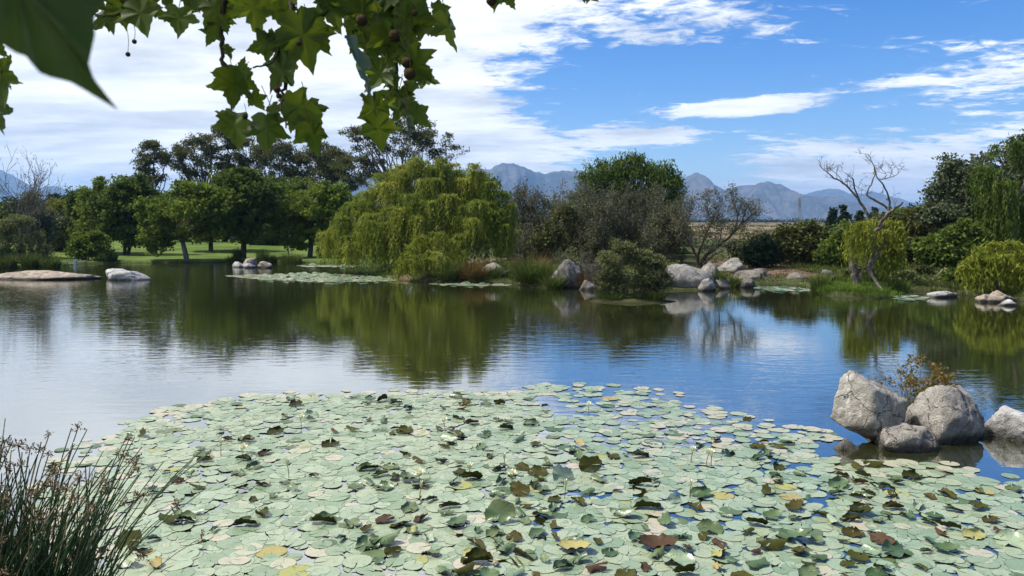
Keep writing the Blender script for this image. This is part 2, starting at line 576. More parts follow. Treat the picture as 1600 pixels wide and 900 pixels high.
fr = N.new('ShaderNodeFresnel'); fr.inputs['IOR'].default_value = 1.33; N.nt.links.new(nrm_w, fr.inputs['Normal'])
mxw = N.new('ShaderNodeMixShader')
N.put(mxw.inputs[0], N.m('ADD', N.m('MULTIPLY', fr.outputs[0], 0.5), 0.5, clamp=True))
N.nt.links.new(df.outputs[0], mxw.inputs[1]); N.nt.links.new(gl.outputs[0], mxw.inputs[2])
out_surface(N, mxw.outputs[0])
wv = np.array([(-70, 3, 0), (70, 3, 0), (70, 75, 0), (-70, 75, 0)], float)
mobj('pond_water', np_mesh('pond_water', wv, np.array([[0, 1, 2, 3]]), wm), kind='structure')

# ------------------------------------------------------------------ mountains
mm, N = mat_new('mountain_rock')
geo = N.new('ShaderNodeNewGeometry'); pos = geo.outputs['Position']
n1 = N.noise(pos, 0.004, 8, 0.65)
mp = N.new('ShaderNodeMapping'); mp.inputs['Scale'].default_value = (1, 1, 0.3); N.nt.links.new(pos, mp.inputs[0])
n2 = N.noise(mp.outputs[0], 0.015, 6, 0.65)
c_ = N.mix(N.ramp(n1, 0.4, 0.62), (0.040, 0.046, 0.034), (0.11, 0.10, 0.090))
c_ = N.mix(N.ramp(n2, 0.5, 0.7, 0, 0.6), c_, (0.17, 0.155, 0.14))
b_ = principled(N, c_, 0.95, 0.05, bump(N, N.m('ADD', n1, n2), 1.0, 40))
out_surface(N, b_.outputs[0])


def fbm(x, y, s, seed, octv=5):
    o = np.zeros(x.shape)
    for k in range(x.shape[0]):
        for l in range(x.shape[1]):
            o[k, l] = mnoise.fractal(Vector((x[k, l] / s, y[k, l] / s, seed)), 0.9, 2.1, octv)
    return o


def mountain(name, D, ridge, depth, seed, spur=0.55):
    px = np.array([a for a, b in ridge], float); py = np.array([b for a, b in ridge], float)
    nx, ny = 420, 48
    gx = np.linspace(px[0], px[-1], nx)
    yy = np.interp(gx, px, py)
    jag = np.array([mnoise.fractal(Vector((a / 22.0, seed * 3.1, 0)), 0.7, 2.3, 7) for a in gx]) * 3.2
    hr = np.array([P(a, b, D).z for a, b in zip(gx, yy + jag)])
    xr = np.array([P(a, 300, D).x for a in gx])
    t = np.linspace(-1, 1.0, ny)                  # -1 foot towards us, 0 ridge, 1 far foot
    X, T = np.meshgrid(xr, t, indexing='ij')
    Y = D + T * depth
    base = 35.0
    prof = np.where(T < 0, (1 + T) ** 1.25, (1 - T) ** 1.1)
    nz = fbm(X, Y * 0.45, 900.0, seed, 6)
    rid = 1 - np.abs(fbm(X, Y * 0.3, 620.0, seed + 9, 5)) * 2.0
    w = np.clip(-T * 4, 0, 1) * np.clip((1 - np.abs(T)) * 3, 0, 1)
    Z = base + (hr[:, None] - base) * np.clip(prof + spur * w * (rid - 0.75) + 0.10 * w * nz, -0.1, 1.0)
    i, j = np.meshgrid(np.arange(nx - 1), np.arange(ny - 1), indexing='ij')
    F = np.stack([i * ny + j, (i + 1) * ny + j, (i + 1) * ny + j + 1, i * ny + j + 1], -1).reshape(-1, 4)
    V = np.stack([X, Y, Z], -1).reshape(-1, 3)
    V[:, 2] -= 8
    return mobj(name, np_mesh(name, V, F, mm, True), kind='structure')


mountain('mountain_range', 7000, [(300, 330), (420, 300), (520, 278), (600, 268), (690, 262), (730, 262), (768, 259), (784, 252), (800, 254), (822, 258), (838, 265),
         (850, 270), (866, 265), (885, 262), (912, 263), (935, 270), (960, 276), (1000, 282), (1040, 288), (1062, 284), (1074, 272), (1087, 267), (1097, 274),
         (1106, 284), (1120, 291), (1131, 293), (1146, 292), (1158, 287), (1172, 285), (1186, 282), (1203, 280), (1216, 285), (1228, 293), (1241, 301), (1262, 303),
         (1290, 306), (1315, 312), (1345, 322), (1380, 333), (1420, 345)], 1500, 2.0)
mountain('far_mountain_range', 10500, [(1130, 320), (1180, 312), (1230, 302), (1258, 301), (1275, 299), (1288, 293), (1298, 292), (1309, 296), (1322, 302), (1338, 299), (1350, 303),
         (1362, 298), (1370, 302), (1385, 306), (1405, 308), (1425, 313), (1450, 318), (1475, 322), (1510, 326), (1560, 322), (1620, 330), (1700, 318), (1800, 330), (1900, 340)], 2200, 5.0)
mountain('left_mountain_range', 8500, [(-400, 300), (-250, 280), (-120, 268), (-40, 262), (0, 261), (12, 266), (24, 276), (38, 287), (50, 296), (60, 293), (70, 291), (82, 286), (92, 291), (104, 293), (116, 301), (130, 314), (160, 322), (220, 326), (320, 330), (420, 338)], 1900, 8.0)

# ------------------------------------------------------------------ foliage builders
def leaf_quads(cen, size, aspect=0.55, up=0.4, axis=None, axis_j=0.35):
    """diamond leaves; size along the leaf, aspect = width/length"""
    n = len(cen)
    size = np.broadcast_to(np.asarray(size, float), (n,))
    if axis is None:
        a = unit(rng.normal(size=(n, 3)))
    else:
        a = unit(axis + rng.normal(size=(n, 3)) * axis_j)
    nn = rng.normal(size=(n, 3)); nn[:, 2] += up
    b = unit(np.cross(nn, a))
    c = np.cross(a, b)
    L = (a * size[:, None]) * 0.5
    Wd = b * (size * aspect * 0.5)[:, None]
    k = c * (size * 0.10)[:, None]
    V = np.stack([cen - L, cen + Wd + k, cen + L, cen - Wd + k], axis=1).reshape(-1, 3)
    F = np.arange(n * 4).reshape(-1, 4)
    return V, F


def blob_clumps(blobs, D, n_cl, depth=1.0, hollow=0.45):
    """sample clump centres in ellipsoids given in photo pixels at distance D"""
    ar = np.array([b[2] * b[3] for b in blobs], float)
    pick = rng.choice(len(blobs), n_cl, p=ar / ar.sum())
    out = np.zeros((n_cl, 3))
    s = mpp(D)
    for k in range(n_cl):
        bx, by, rx, ry = blobs[pick[k]][:4]
        off = blobs[pick[k]][4] if len(blobs[pick[k]]) > 4 else 0.0
        d = unit(rng.normal(size=3)) * rng.uniform(hollow, 1) ** 0.6
        c = P(bx, by, D)
        rd = min(rx, ry * 1.25) * depth
        out[k] = (c.x + d[0] * rx * s, c.y + off + d[1] * rd * s, c.z + d[2] * ry * s)
    return out


def limb_sticks(base, fork, targets, r0, jit=0.12):
    """trunk from base to fork plus limbs from the trunk to the targets, as bent tapered bars"""
    parts = []
    base = np.array(base, float); fork = np.array(fork, float)
    mid = (base + fork) / 2 + rng.normal(size=3) * np.array([1, 1, 0]) * np.linalg.norm(fork - base) * 0.05
    line = smooth_line([base - np.array([0, 0, 0.15]), mid, fork], 4)
    parts.append(tube(line, np.linspace(r0 * 1.15, r0 * 0.75, len(line)), 8))
    for t in targets:
        s = rng.uniform(0.55, 1.0)
        st = base + (fork - base) * s
        L = np.linalg.norm(t - st)
        m1 = st + (t - st) * 0.45 + rng.normal(size=3) * L * jit + np.array([0, 0, L * 0.06])
        ln = smooth_line([st, m1, t], 3)
        parts.append(tube(ln, np.linspace(r0 * 0.42, r0 * 0.07, len(ln)), 5))
    return merge(parts)


def put_tree(name, label, cat, group, root, trunk, crown_V, crown_F, rnd, clump, lmat, bmat, crown_name='crown', kind='stuff'):
    root = Vector(root)
    t = thing(name, label, cat, root, group)
    r_ = np.array(root)
    if trunk is not None:
        mobj('trunk', np_mesh('trunk', trunk[0] - r_, trunk[1], bmat, True), t)
    if crown_V is not None:
        mobj(crown_name, np_mesh(crown_name, crown_V - r_, crown_F, lmat, False, {'rnd': rnd, 'clump': clump}), t, kind)
    return t


def broadleaf(name, label, D, base_px, blobs, lmat='plane', bmat='brown', n_cl=150, per=75, leaf=0.26, spread=0.5, cat='tree', group=None,
              trunk_r=0.16, fork_py=None, limbs=26, depth=0.9, flat=0.6, aspect=0.6, up=0.5, hang=0.0, hollow=0.45, stems=1, base_y=None):
    more = []
    for b_ in blobs:
        for _ in range(3):
            a_ = rng.uniform(-0.25, math.pi + 0.25); q_ = rng.uniform(0.72, 1.02); f_ = rng.uniform(0.26, 0.46)
            more.append((b_[0] + math.cos(a_) * b_[2] * q_, b_[1] - math.sin(a_) * b_[3] * q_, b_[2] * f_, b_[3] * f_ * 1.1))
    cl = blob_clumps([(b_[0], b_[1], b_[2] * 0.9, b_[3] * 0.9) for b_ in blobs] + more, D, n_cl, depth, hollow)
    sz = spread * rng.uniform(0.55, 1.25, n_cl)
    offs = np.clip(rng.normal(size=(n_cl, per, 3)), -1.7, 1.7) * (0.78 * sz[:, None, None] * np.array([1, 1, flat]))
    cen = (cl[:, None, :] + offs).reshape(-1, 3)
    bx = P(base_px, 400, D).x
    bz = gz(bx, D) if base_y is None else base_y
    cen[:, 2] = np.maximum(cen[:, 2], bz + 0.05)
    cr = rng.uniform(0, 1, n_cl)
    rnd = np.clip(np.repeat(cr, per) * 0.55 + rng.uniform(0, 0.45, n_cl * per), 0, 1)
    ax = np.array([[0, 0, -1.0]]) if hang > 0 else None
    V, F = leaf_quads(cen, leaf * rng.uniform(0.55, 1.35, len(cen)), aspect, up, ax, 1.0 / max(hang, 0.01) if hang > 0 else 0.3)
    root = (bx, D, bz)
    top = min(b[1] - b[3] for b in blobs)
    fpy = fork_py if fork_py is not None else (sum(b[1] for b in blobs) / len(blobs))
    fx = sum(b[0] for b in blobs) / len(blobs)
    tr = []
    sel = cl[rng.permutation(n_cl)[:limbs]]
    for k in range(stems):
        f = np.array(P(fx * 0.6 + base_px * 0.4 + (k - (stems - 1) / 2) * 18, fpy, D))
        r0 = np.array([bx + (k - (stems - 1) / 2) * 0.25, D, bz])
        tr.append(limb_sticks(r0, f, sel[k::stems], trunk_r / math.sqrt(stems)))
    tr = merge(tr)
    return put_tree(name, label, cat, group, root, tr, V, F, np.repeat(rnd, 4), np.repeat(np.repeat(cr, per), 4), ML[lmat], MB[bmat])


def willow(name, label, D, base_px, heads, lmat='willow', bmat='grey', strands=14, leaf=0.30, trunk_r=0.3, group=None, cat='tree', fork_py=None, arc=0.7,
           step=0.11, bend=1.0, wid=0.19, stub=True):
    """heads: (px, py, radius_px, drop_px, depth offset m): a limb end from which strands arc out and hang"""
    s = mpp(D)
    bx = P(base_px, 400, D).x
    bz = gz(bx, D)
    cens, axs, rn, cl = [], [], [], []
    tips = [np.array(P(h_[0], h_[1], D + h_[4])) for h_ in heads]
    sub = []
    for (hx, hy, hr, hd, off) in heads:
        sub.append((hx, hy, hr * 0.9, hd * 1.0, off))
        for _ in range(2):
            a_ = rng.uniform(0, 2 * math.pi); q_ = hr * rng.uniform(0.5, 1.1)
            sub.append((hx + math.cos(a_) * q_, hy + rng.uniform(-0.2, 0.75) * hr + rng.uniform(0, 0.35) * hd * 0.6, hr * rng.uniform(0.45, 0.75), hd * rng.uniform(0.5, 0.95), off + math.sin(a_) * q_ * s))
    for (hx, hy, hr, hd, off) in sub:
        c = np.array(P(hx, hy, D + off))
        hcol = rng.uniform(0, 1)
        ns = int(strands * max(0.4, hr / 14.0) * 0.52)
        for k in range(ns):
            a = rng.uniform(0, 2 * math.pi); rad = hr * s * math.sqrt(rng.uniform(0.02, 1))
            drop = hd * s * rng.uniform(0.55, 1.08)
            L = drop + rad
            m = max(6, int(L / step))
            t = np.linspace(0, 1, m)
            ox = np.cos(a) * rad; oy = np.sin(a) * rad
            out = np.minimum(1, t * 2.6) ** 0.65
            z = c[2] + rad * 0.55 * np.sin(np.minimum(t * 2.6, 1) * math.pi * 0.62) - rad * 0.25 - drop * np.clip(t - 0.12, 0, 1) ** 1.15
            sw = rng.normal(size=2) * 0.10 * L
            X = c[0] + ox * out + sw[0] * t ** 2; Y = c[1] + oy * out + sw[1] * t ** 2
            p = np.stack([X, Y, z], 1)
            d = np.gradient(p, axis=0)
            keep = p[:, 2] > 0.06
            p = p[keep]; d = unit(d[keep])
            if len(p) < 2:
                continue
            p = p + rng.normal(size=p.shape) * 0.05
            cens.append(p); axs.append(d * 0.8 + np.array([ox, oy, 0]) * 0.05)
            rn.append(np.clip(hcol * 0.45 + rng.uniform(0, 0.25) + rng.uniform(0, 0.4, len(p)), 0, 1)); cl.append(np.full(len(p), hcol))
    cen = np.vstack(cens); ax = np.vstack(axs); rn = np.concatenate(rn); cl = np.concatenate(cl)
    V, F = leaf_quads(cen, leaf * rng.uniform(0.7, 1.35, len(cen)), wid, 0.2, ax, 0.36)
    fpy = fork_py if fork_py is not None else 385
    f = np.array(P(base_px, fpy, D))
    tr = limb_sticks((bx, D, bz), f, tips, trunk_r, 0.10)
    return put_tree(name, label, cat, group, (bx, D, bz), tr, V, F, np.repeat(rn, 4), np.repeat(cl, 4), ML[lmat], MB[bmat], 'trailing_foliage')


def grow(p, d, L, r, lev, maxlev, segs, tips, up=0.12, spread=0.55, kids=(3, 5), shrink=0.66):
    n = 4
    q = np.array(p, float); dd = unit(np.array(d, float))
    pts = [q.copy()]
    for k in range(n):
        dd = unit(dd + rng.normal(size=3) * 0.17 + np.array([0, 0, up]))
        q2 = q + dd * L / n
        segs.append((q, q2, r * (1 - 0.5 * k / n), r * (1 - 0.5 * (k + 1) / n), lev))
        q = q2
        pts.append(q.copy())
    if lev >= maxlev:
        tips.append((q, dd))
        return
    for c in range(random.randint(*kids)):
        i = random.randint(1, n)
        nd = unit(dd + rng.normal(size=3) * spread)
        grow(pts[i], nd, L * shrink * random.uniform(0.7, 1.2), r * 0.52, lev + 1, maxlev, segs, tips, up, spread, kids, shrink)


def twiggy(name, label, D, base_px, top_py, stems, bmat='thicket', lmat=None, leaves_per=0, leaf=0.10, maxlev=4, r0=0.09, group=None, cat='tree', spread=0.55,
           lean=(0, 0), kids=(3, 5), L0=0.36, fan=0.35, up=0.12, min_r=0.011, lspread=0.18):
    bx = P(base_px, 400, D).x
    bz = gz(bx, D)
    H = P(base_px, top_py, D).z - bz
    segs, tips = [], []
    for k in range(stems):
        d = np.array([lean[0] + rng.normal() * fan, lean[1] + rng.normal() * fan, 1.0])
        grow((bx + rng.normal() * 0.22, D + rng.normal() * 0.22, bz - 0.1), d, H * L0, r0 * random.uniform(0.8, 1.2), 0, maxlev, segs, tips, up, spread, kids)
    P0 = np.array([s[0] for s in segs]); P1 = np.array([s[1] for s in segs])
    a = np.array([s[2] for s in segs]); b = np.array([s[3] for s in segs]); lv = np.array([s[4] for s in segs])
    # rescale the height so that the top stands where the place has it
    zt = np.percentile(P1[:, 2], 99.5)
    k = H / max(zt - bz, 0.1)
    for Q in (P0, P1):
        Q[:, 2] = bz - 0.1 + (Q[:, 2] - bz + 0.1) * k
    root = np.array((bx, D, bz))
    t = thing(name, label, cat, root, group)
    big = lv <= 1
    ex = unit(P1 - P0) * a[:, None] * 0.35
    V, F = sticks((P0 - ex * 0.6)[big], (P1 + ex)[big], a[big], b[big], 6)
    mobj('trunk', np_mesh('trunk', V - root, F, MB[bmat], True), t, 'stuff')
    V, F = sticks(P0[~big], P1[~big], np.maximum(a[~big], min_r), np.maximum(b[~big], min_r), 3)
    mobj('twigs', np_mesh('twigs', V - root, F, MB[bmat]), t, 'stuff')
    if lmat and leaves_per:
        tp = np.array([q for q, _ in tips]); tp[:, 2] = bz + (tp[:, 2] - bz) * k
        cen = (tp[:, None, :] + rng.normal(size=(len(tp), leaves_per, 3)) * lspread).reshape(-1, 3)
        V, F = leaf_quads(cen, leaf * rng.uniform(0.7, 1.3, len(cen)), 0.5, 0.4)
        mobj('crown', np_mesh('crown', V - root, F, ML[lmat], False, {'rnd': np.repeat(rng.uniform(0, 1, len(cen)), 4), 'clump': np.zeros(len(V))}), t, 'stuff')
    return t


def blades(base, n, height, radius, lean=0.35, width=0.02, seg=4, hmin=0.6):
    """tapered arching blades, vectorised; returns V, F (quads), rnd"""
    base = np.array(base, float)
    a = rng.uniform(0, 2 * math.pi, n); rad = radius * np.sqrt(rng.uniform(0, 1, n))
    p0 = base + np.stack([np.cos(a) * rad, np.sin(a) * rad, np.zeros(n)], 1)
    ang = a + rng.normal(size=n) * 0.7
    ln = height * rng.uniform(hmin, 1.0, n)
    le = lean * rng.uniform(0.2, 1.4, n) * (0.35 + rad / max(radius, 1e-6))
    d = np.stack([np.cos(ang), np.sin(ang), np.zeros(n)], 1)
    side = np.stack([-np.sin(ang + rng.normal(size=n) * 1.2), np.cos(ang), np.zeros(n)], 1); side = unit(side)
    t = np.linspace(0, 1, seg + 1)
    pts = p0[:, None, :] + d[:, None, :] * (le * ln)[:, None, None] * (t ** 1.9)[None, :, None]
    pts[:, :, 2] += (ln * (1 - 0.25 * le))[:, None] * (t - 0.18 * np.minimum(le, 1.2)[:, None] * t ** 3)
    wd = width * (1 - t ** 1.6 * 0.92)
    V = np.stack([pts - side[:, None, :] * wd[None, :, None] / 2, pts + side[:, None, :] * wd[None, :, None] / 2], axis=2)
    V = V.reshape(-1, 3)
    k = np.arange(seg) * 2
    f = np.stack([k, k + 1, k + 3, k + 2], 1)
    F = (np.arange(n)[:, None, None] * (2 * (seg + 1)) + f[None]).reshape(-1, 4)
    return V, F, np.repeat(rng.uniform(0, 1, n), 2 * (seg + 1))


def tuft(name, label, px, py, D, w_px, h_px, n=260, lmat='reed', cat='reeds', lean=0.5, group=None, width=0.05):
    c = P(px, py, D); bz = max(gz(c.x, D), -0.05)
    V, F, rn = blades((0, 0, 0), int(n * 1.4), h_px * mpp(D) * 1.15, w_px * mpp(D) * 0.40, lean * 1.25, width * 0.8, 4, 0.28)
    t = thing(name, label, cat, (c.x, D, bz), group)
    mobj('blades', np_mesh('blades', V, F, ML[lmat], False, {'rnd': rn, 'clump': rn * 0}), t, 'stuff')
    return t


# ------------------------------------------------------------------ boulders
def rock_mesh(size, seed, planes=11, sub=4, rough=0.10, sharp=48.0):
    bm = bmesh.new()
    bmesh.ops.create_icosphere(bm, subdivisions=sub, radius=1.0)
    rs = np.random.default_rng(seed)
    nrm = unit(rs.normal(size=(planes, 3))); off = rs.uniform(0.58, 0.92, planes)
    for v_ in bm.verts:
        d = np.array(v_.co); d /= np.linalg.norm(d)
        q = np.maximum(nrm @ d, 1e-3) / off
        r_ = 1.0 / (np.sum(q ** sharp) + 1.0) ** (1.0 / sharp)
        p = Vector(d * r_)
        nz = mnoise.fractal(p * 1.7 + Vector((seed * 1.7, 0, 0)), 0.9, 2.0, 5)
        n2_ = mnoise.fractal(p * 5.5 + Vector((0, seed * 1.1, 0)), 0.8, 2.2, 4)
        crk = mnoise.fractal(Vector((p.x * 2.6, p.y * 2.6, p.z * 1.2)) + Vector((seed * 0.7, 3.0, 0)), 0.8, 2.1, 4)
        nz -= 0.55 * max(0.0, 1 - abs(crk) * 9.0)
        p *= 1 + rough * nz + rough * 0.45 * n2_
        v_.co = Vector((p.x * size[0], p.y * size[1], p.z * size[2]))
    me = bpy.data.meshes.new('boulder')
    bm.to_mesh(me); bm.free()
    me.polygons.foreach_set('use_smooth', np.ones(len(me.polygons), dtype=bool))
    return me


def rock(label, px0, px1, top, bot, D, mat, seed, depth=0.85, sink=0.25, rot=(0, 0, 0), name='boulder', planes=11, sub=4, rough=0.10, group=None, z0=None):
    """a boulder that spans px0..px1 and top..bot in the photo at distance D; sink = share hidden below the surface"""
    s = mpp(D)
    w = (px1 - px0) * s / 2 * 1.12
    zt = P(0, top, D).z; zb = P(0, bot, D).z if z0 is None else z0
    h = (zt - zb) / (2 - 2 * sink) * 1.12
    me = rock_mesh((w, w * depth, h), seed, planes, sub, rough)
    me.materials.append(MR[mat])
    o = mobj(name, me)
    o.location = (P((px0 + px1) / 2, 400, D).x, D, zt - h * 0.93)
    o.rotation_euler = rot
    return tag(o, label, 'boulder', group)

# ------------------------------------------------------------------ trees on the left shore
gL = 'trees on the left lawn'
broadleaf('plane_tree', 'leafy tree with pale single trunk at the water edge, low bough drooping left', 62.6, 292,
          [(290, 335, 58, 46), (245, 345, 32, 36), (330, 330, 34, 38), (242, 364, 28, 24), (240, 382, 22, 14), (300, 305, 36, 24)], 'plane', 'grey', 210, 80, 0.30, 0.46, group=gL, trunk_r=0.19, fork_py=365)
broadleaf('plane_tree', 'dark green tree behind the small rock group, its dark trunk beside reeds', 65, 380,
          [(378, 320, 48, 48), (395, 350, 40, 34), (372, 290, 34, 24), (405, 300, 25, 25)], 'dark', 'brown', 200, 80, 0.30, 0.48, group=gL, trunk_r=0.22, fork_py=350)
broadleaf('plane_tree', 'dense dark tree on two thin stems left of the drooping tree', 70, 197,
          [(190, 325, 36, 48), (205, 305, 28, 30), (170, 345, 28, 40), (212, 360, 26, 24)], 'dark', 'brown', 190, 80, 0.30, 0.48, group=gL, trunk_r=0.2, fork_py=350, stems=2)
broadleaf('plane_tree', 'pale green feathery tree at left of the dark two stemmed tree', 72, 150,
          [(148, 335, 20, 50), (140, 365, 22, 28), (158, 310, 12, 26)], 'plane', 'brown', 110, 80, 0.28, 0.42, group=gL, trunk_r=0.14, fork_py=350)
broadleaf('plane_tree', 'yellowish green tree showing between the two lawn trees', 74, 330,
          [(335, 325, 48, 40), (318, 350, 36, 30), (352, 352, 34, 30)], 'yellow', 'brown', 150, 80, 0.32, 0.5, group=gL, trunk_r=0.2, fork_py=360)
broadleaf('plane_tree', 'light green tree with a dark trunk leaning left at the shore', 66, 484,
          [(486, 330, 44, 42), (455, 345, 28, 32), (510, 320, 30, 40), (470, 375, 30, 14), (505, 365, 26, 20)], 'plane', 'brown', 190, 75, 0.28, 0.42, group=gL, trunk_r=0.2, fork_py=350)
broadleaf('broadleaf_tree', 'dark tree filling the gap behind the leaning tree on the lawn', 84, 432,
          [(432, 340, 40, 46), (410, 362, 28, 28), (455, 310, 36, 34)], 'dark', 'brown', 150, 80, 0.36, 0.6, group=gL, trunk_r=0.25, fork_py=350)
broadleaf('broadleaf_tree', 'dark shade tree standing deep on the lawn behind the pale trunk', 92, 262,
          [(262, 345, 40, 36), (300, 350, 40, 30)], 'dark', 'brown', 120, 80, 0.38, 0.7, group=gL, trunk_r=0.25, fork_py=360)
broadleaf('broadleaf_tree', 'dark tree at the back of the lawn left of the post', 96, 350,
          [(350, 350, 44, 30), (390, 352, 34, 30)], 'dark', 'brown', 120, 80, 0.38, 0.7, group=gL, trunk_r=0.25, fork_py=365)
broadleaf('broadleaf_tree', 'small bright tree between shore and willow on the lawn', 66, 535,
          [(528, 385, 22, 20), (512, 392, 16, 12)], 'yellow', 'brown', 60, 60, 0.22, 0.34, group=gL, trunk_r=0.08, fork_py=395)
gE = 'tall gum trees behind the lawn'
broadleaf('gum_tree', 'isolated tall gum tree at the left end of the gum row', 100, 240,
          [(240, 242, 24, 16), (222, 262, 14, 16), (256, 250, 12, 10), (238, 278, 20, 14), (218, 292, 10, 10)], 'euc', 'grey', 85, 70, 0.36, 0.52, group=gE, trunk_r=0.22, fork_py=290, limbs=22, flat=0.55, hang=0.8, aspect=0.34)
broadleaf('gum_tree', 'broad gum tree with spreading umbrella crown, second from left in the gum row', 104, 318,
          [(305, 235, 32, 22), (340, 222, 30, 18), (282, 255, 14, 22), (330, 255, 26, 20), (300, 275, 14, 14), (350, 270, 14, 20)], 'euc', 'grey', 170, 70, 0.38, 0.58, group=gE, trunk_r=0.3, fork_py=300, limbs=34, flat=0.55, hang=0.8, aspect=0.34)
broadleaf('gum_tree', 'gum tree whose crown hides behind the lowest overhanging leaves', 108, 392,
          [(385, 235, 26, 20), (400, 255, 22, 22), (372, 265, 14, 22), (395, 285, 20, 16)], 'euc', 'grey', 110, 70, 0.38, 0.6, group=gE, trunk_r=0.28, fork_py=310, limbs=26, flat=0.6, hang=0.8, aspect=0.34)
broadleaf('gum_tree', 'rusty tinged gum tree in the middle of the gum row', 104, 446,
          [(432, 245, 30, 22), (462, 240, 26, 18), (442, 275, 28, 24), (470, 270, 22, 26), (430, 300, 22, 18)], 'euc', 'grey', 165, 70, 0.38, 0.6, group=gE, trunk_r=0.3, fork_py=320, limbs=30, flat=0.6, hang=0.8, aspect=0.34)
broadleaf('gum_tree', 'gum tree next to the top of the willow in the gum row', 102, 520,
          [(508, 240, 28, 16), (528, 255, 30, 22), (500, 275, 26, 24), (535, 285, 30, 24)], 'euc', 'grey', 150, 70, 0.38, 0.6, group=gE, trunk_r=0.3, fork_py=320, limbs=30, flat=0.6, hang=0.8, aspect=0.34)
broadleaf('gum_tree', 'wide airy gum tree rising right behind the willow crown', 95, 630,
          [(565, 210, 34, 12), (605, 205, 30, 16), (645, 200, 30, 16), (680, 218, 30, 18), (700, 240, 22, 14), (640, 232, 50, 20), (580, 240, 34, 22), (550, 265, 34, 26)], 'euc', 'grey', 210, 62, 0.34, 0.54, group=gE, trunk_r=0.32, fork_py=300, limbs=44, flat=0.55, hang=0.8, aspect=0.34)
twiggy('bare_tree', 'thin pale leafless tree standing among the gum trees', 98, 206, 268, 3, 'pale', maxlev=3, r0=0.08, group='bare trees on the left', fan=0.12, L0=0.5, min_r=0.02)
twiggy('bare_tree', 'pale bare branches of a small tree in front of the dark lawn trees', 70, 446, 290, 2, 'pale', maxlev=3, r0=0.06, group='bare trees on the left', fan=0.18, L0=0.5, min_r=0.012)
twiggy('bare_tree', 'tall bare grey tree rising above the shrubs at the left edge', 62, 36, 238, 4, 'thicket', 'bramble', 2, 0.12, maxlev=3, r0=0.07, group='bare trees on the left', fan=0.10, L0=0.5, kids=(3, 6), spread=0.4, min_r=0.014)
gS = 'shrubs on the left shore'
broadleaf('willow_shrub', 'grey green willow shrub at the left edge above the reeds', 57, 18,
          [(20, 385, 40, 28), (-10, 372, 26, 34), (55, 392, 26, 20), (20, 352, 24, 16)], 'sage', 'brown', 150, 80, 0.22, 0.36, 'shrub', gS, 0.06, 400, 14, stems=3, hang=0.4, aspect=0.3)
broadleaf('shrub', 'dark shrub wrapped around the foot of the bare grey tree', 64, 40,
          [(38, 345, 28, 30), (60, 360, 22, 26), (12, 335, 20, 22)], 'grey', 'brown', 110, 80, 0.24, 0.42, 'shrub', gS, 0.07, 370, 14, stems=3)
broadleaf('shrub', 'rounded grey olive bush right of the bare tree', 72, 84,
          [(82, 375, 30, 22), (70, 350, 28, 20), (100, 362, 16, 20)], 'sage', 'brown', 120, 80, 0.26, 0.44, 'shrub', gS, 0.07, 380, 14, stems=3)
broadleaf('shrub', 'yellow green rounded bush farther back below the blue mountain', 88, 84,
          [(82, 332, 38, 14), (50, 338, 26, 14), (118, 340, 20, 16)], 'yellow', 'brown', 110, 80, 0.3, 0.5, 'shrub', gS, 0.08, 345, 14, stems=3)
broadleaf('cypress_tree', 'narrow columnar green tree beside the grey olive bush', 74, 111,
          [(111, 345, 8, 34), (112, 375, 10, 22), (111, 322, 5, 16)], 'dark', 'brown', 75, 75, 0.2, 0.26, 'tree', None, 0.08, 350, 10, flat=1.2)
broadleaf('broadleaf_tree', 'small very dark tree against the mountain at far left', 150, 92,
          [(90, 312, 16, 6), (104, 316, 12, 6), (86, 320, 14, 6)], 'conifer', 'brown', 45, 60, 0.45, 0.6, 'tree', None, 0.2, 325, 10)
broadleaf('broadleaf_tree', 'pale grey green tree top beyond the feathery tree', 120, 132,
          [(132, 304, 10, 9), (130, 322, 14, 14)], 'grey', 'brown', 50, 60, 0.4, 0.6, 'tree', None, 0.2, 325, 10)
broadleaf('shrub', 'low dark green bush above the white post at the waterline', 61.8, 138,
          [(130, 388, 20, 16), (148, 380, 18, 22), (160, 398, 12, 10)], 'plane', 'brown', 90, 75, 0.22, 0.34, 'shrub', gS, 0.06, 395, 10, stems=3)
for (px, w, D, by, ry, lm, lb) in ((-90, 80, 62, 360, 55, 'dark', 'dark tree mass beyond the left edge of the view'), (10, 60, 96, 352, 26, 'dark', 'dark back tree behind the left shore shrubs'),
                                   (180, 60, 108, 352, 34, 'dark', 'dark back tree behind the two stemmed tree'), (560, 70, 84, 345, 46, 'dark', 'dark tree hidden behind the left flank of the willow'),
                                   (470, 60, 112, 345, 40, 'dark', 'deep green back tree behind the leaning tree'), (720, 80, 84, 330, 50, 'dark', 'dark tree behind the right flank of the willow'),
                                   (250, 60, 116, 340, 36, 'dark', 'deep green back tree under the isolated gum tree'), (350, 70, 118, 335, 40, 'dark', 'deep green back tree under the umbrella gum tree')):
    broadleaf('broadleaf_tree', lb, D, px, [(px, by, w, ry), (px + w * 0.5, by + 14, w * 0.5, ry * 0.7), (px - w * 0.5, by + 10, w * 0.5, ry * 0.7)], lm, 'brown', 130, 80, 0.42, 0.8, 'tree', 'back row trees', 0.25, by + 10, 14)

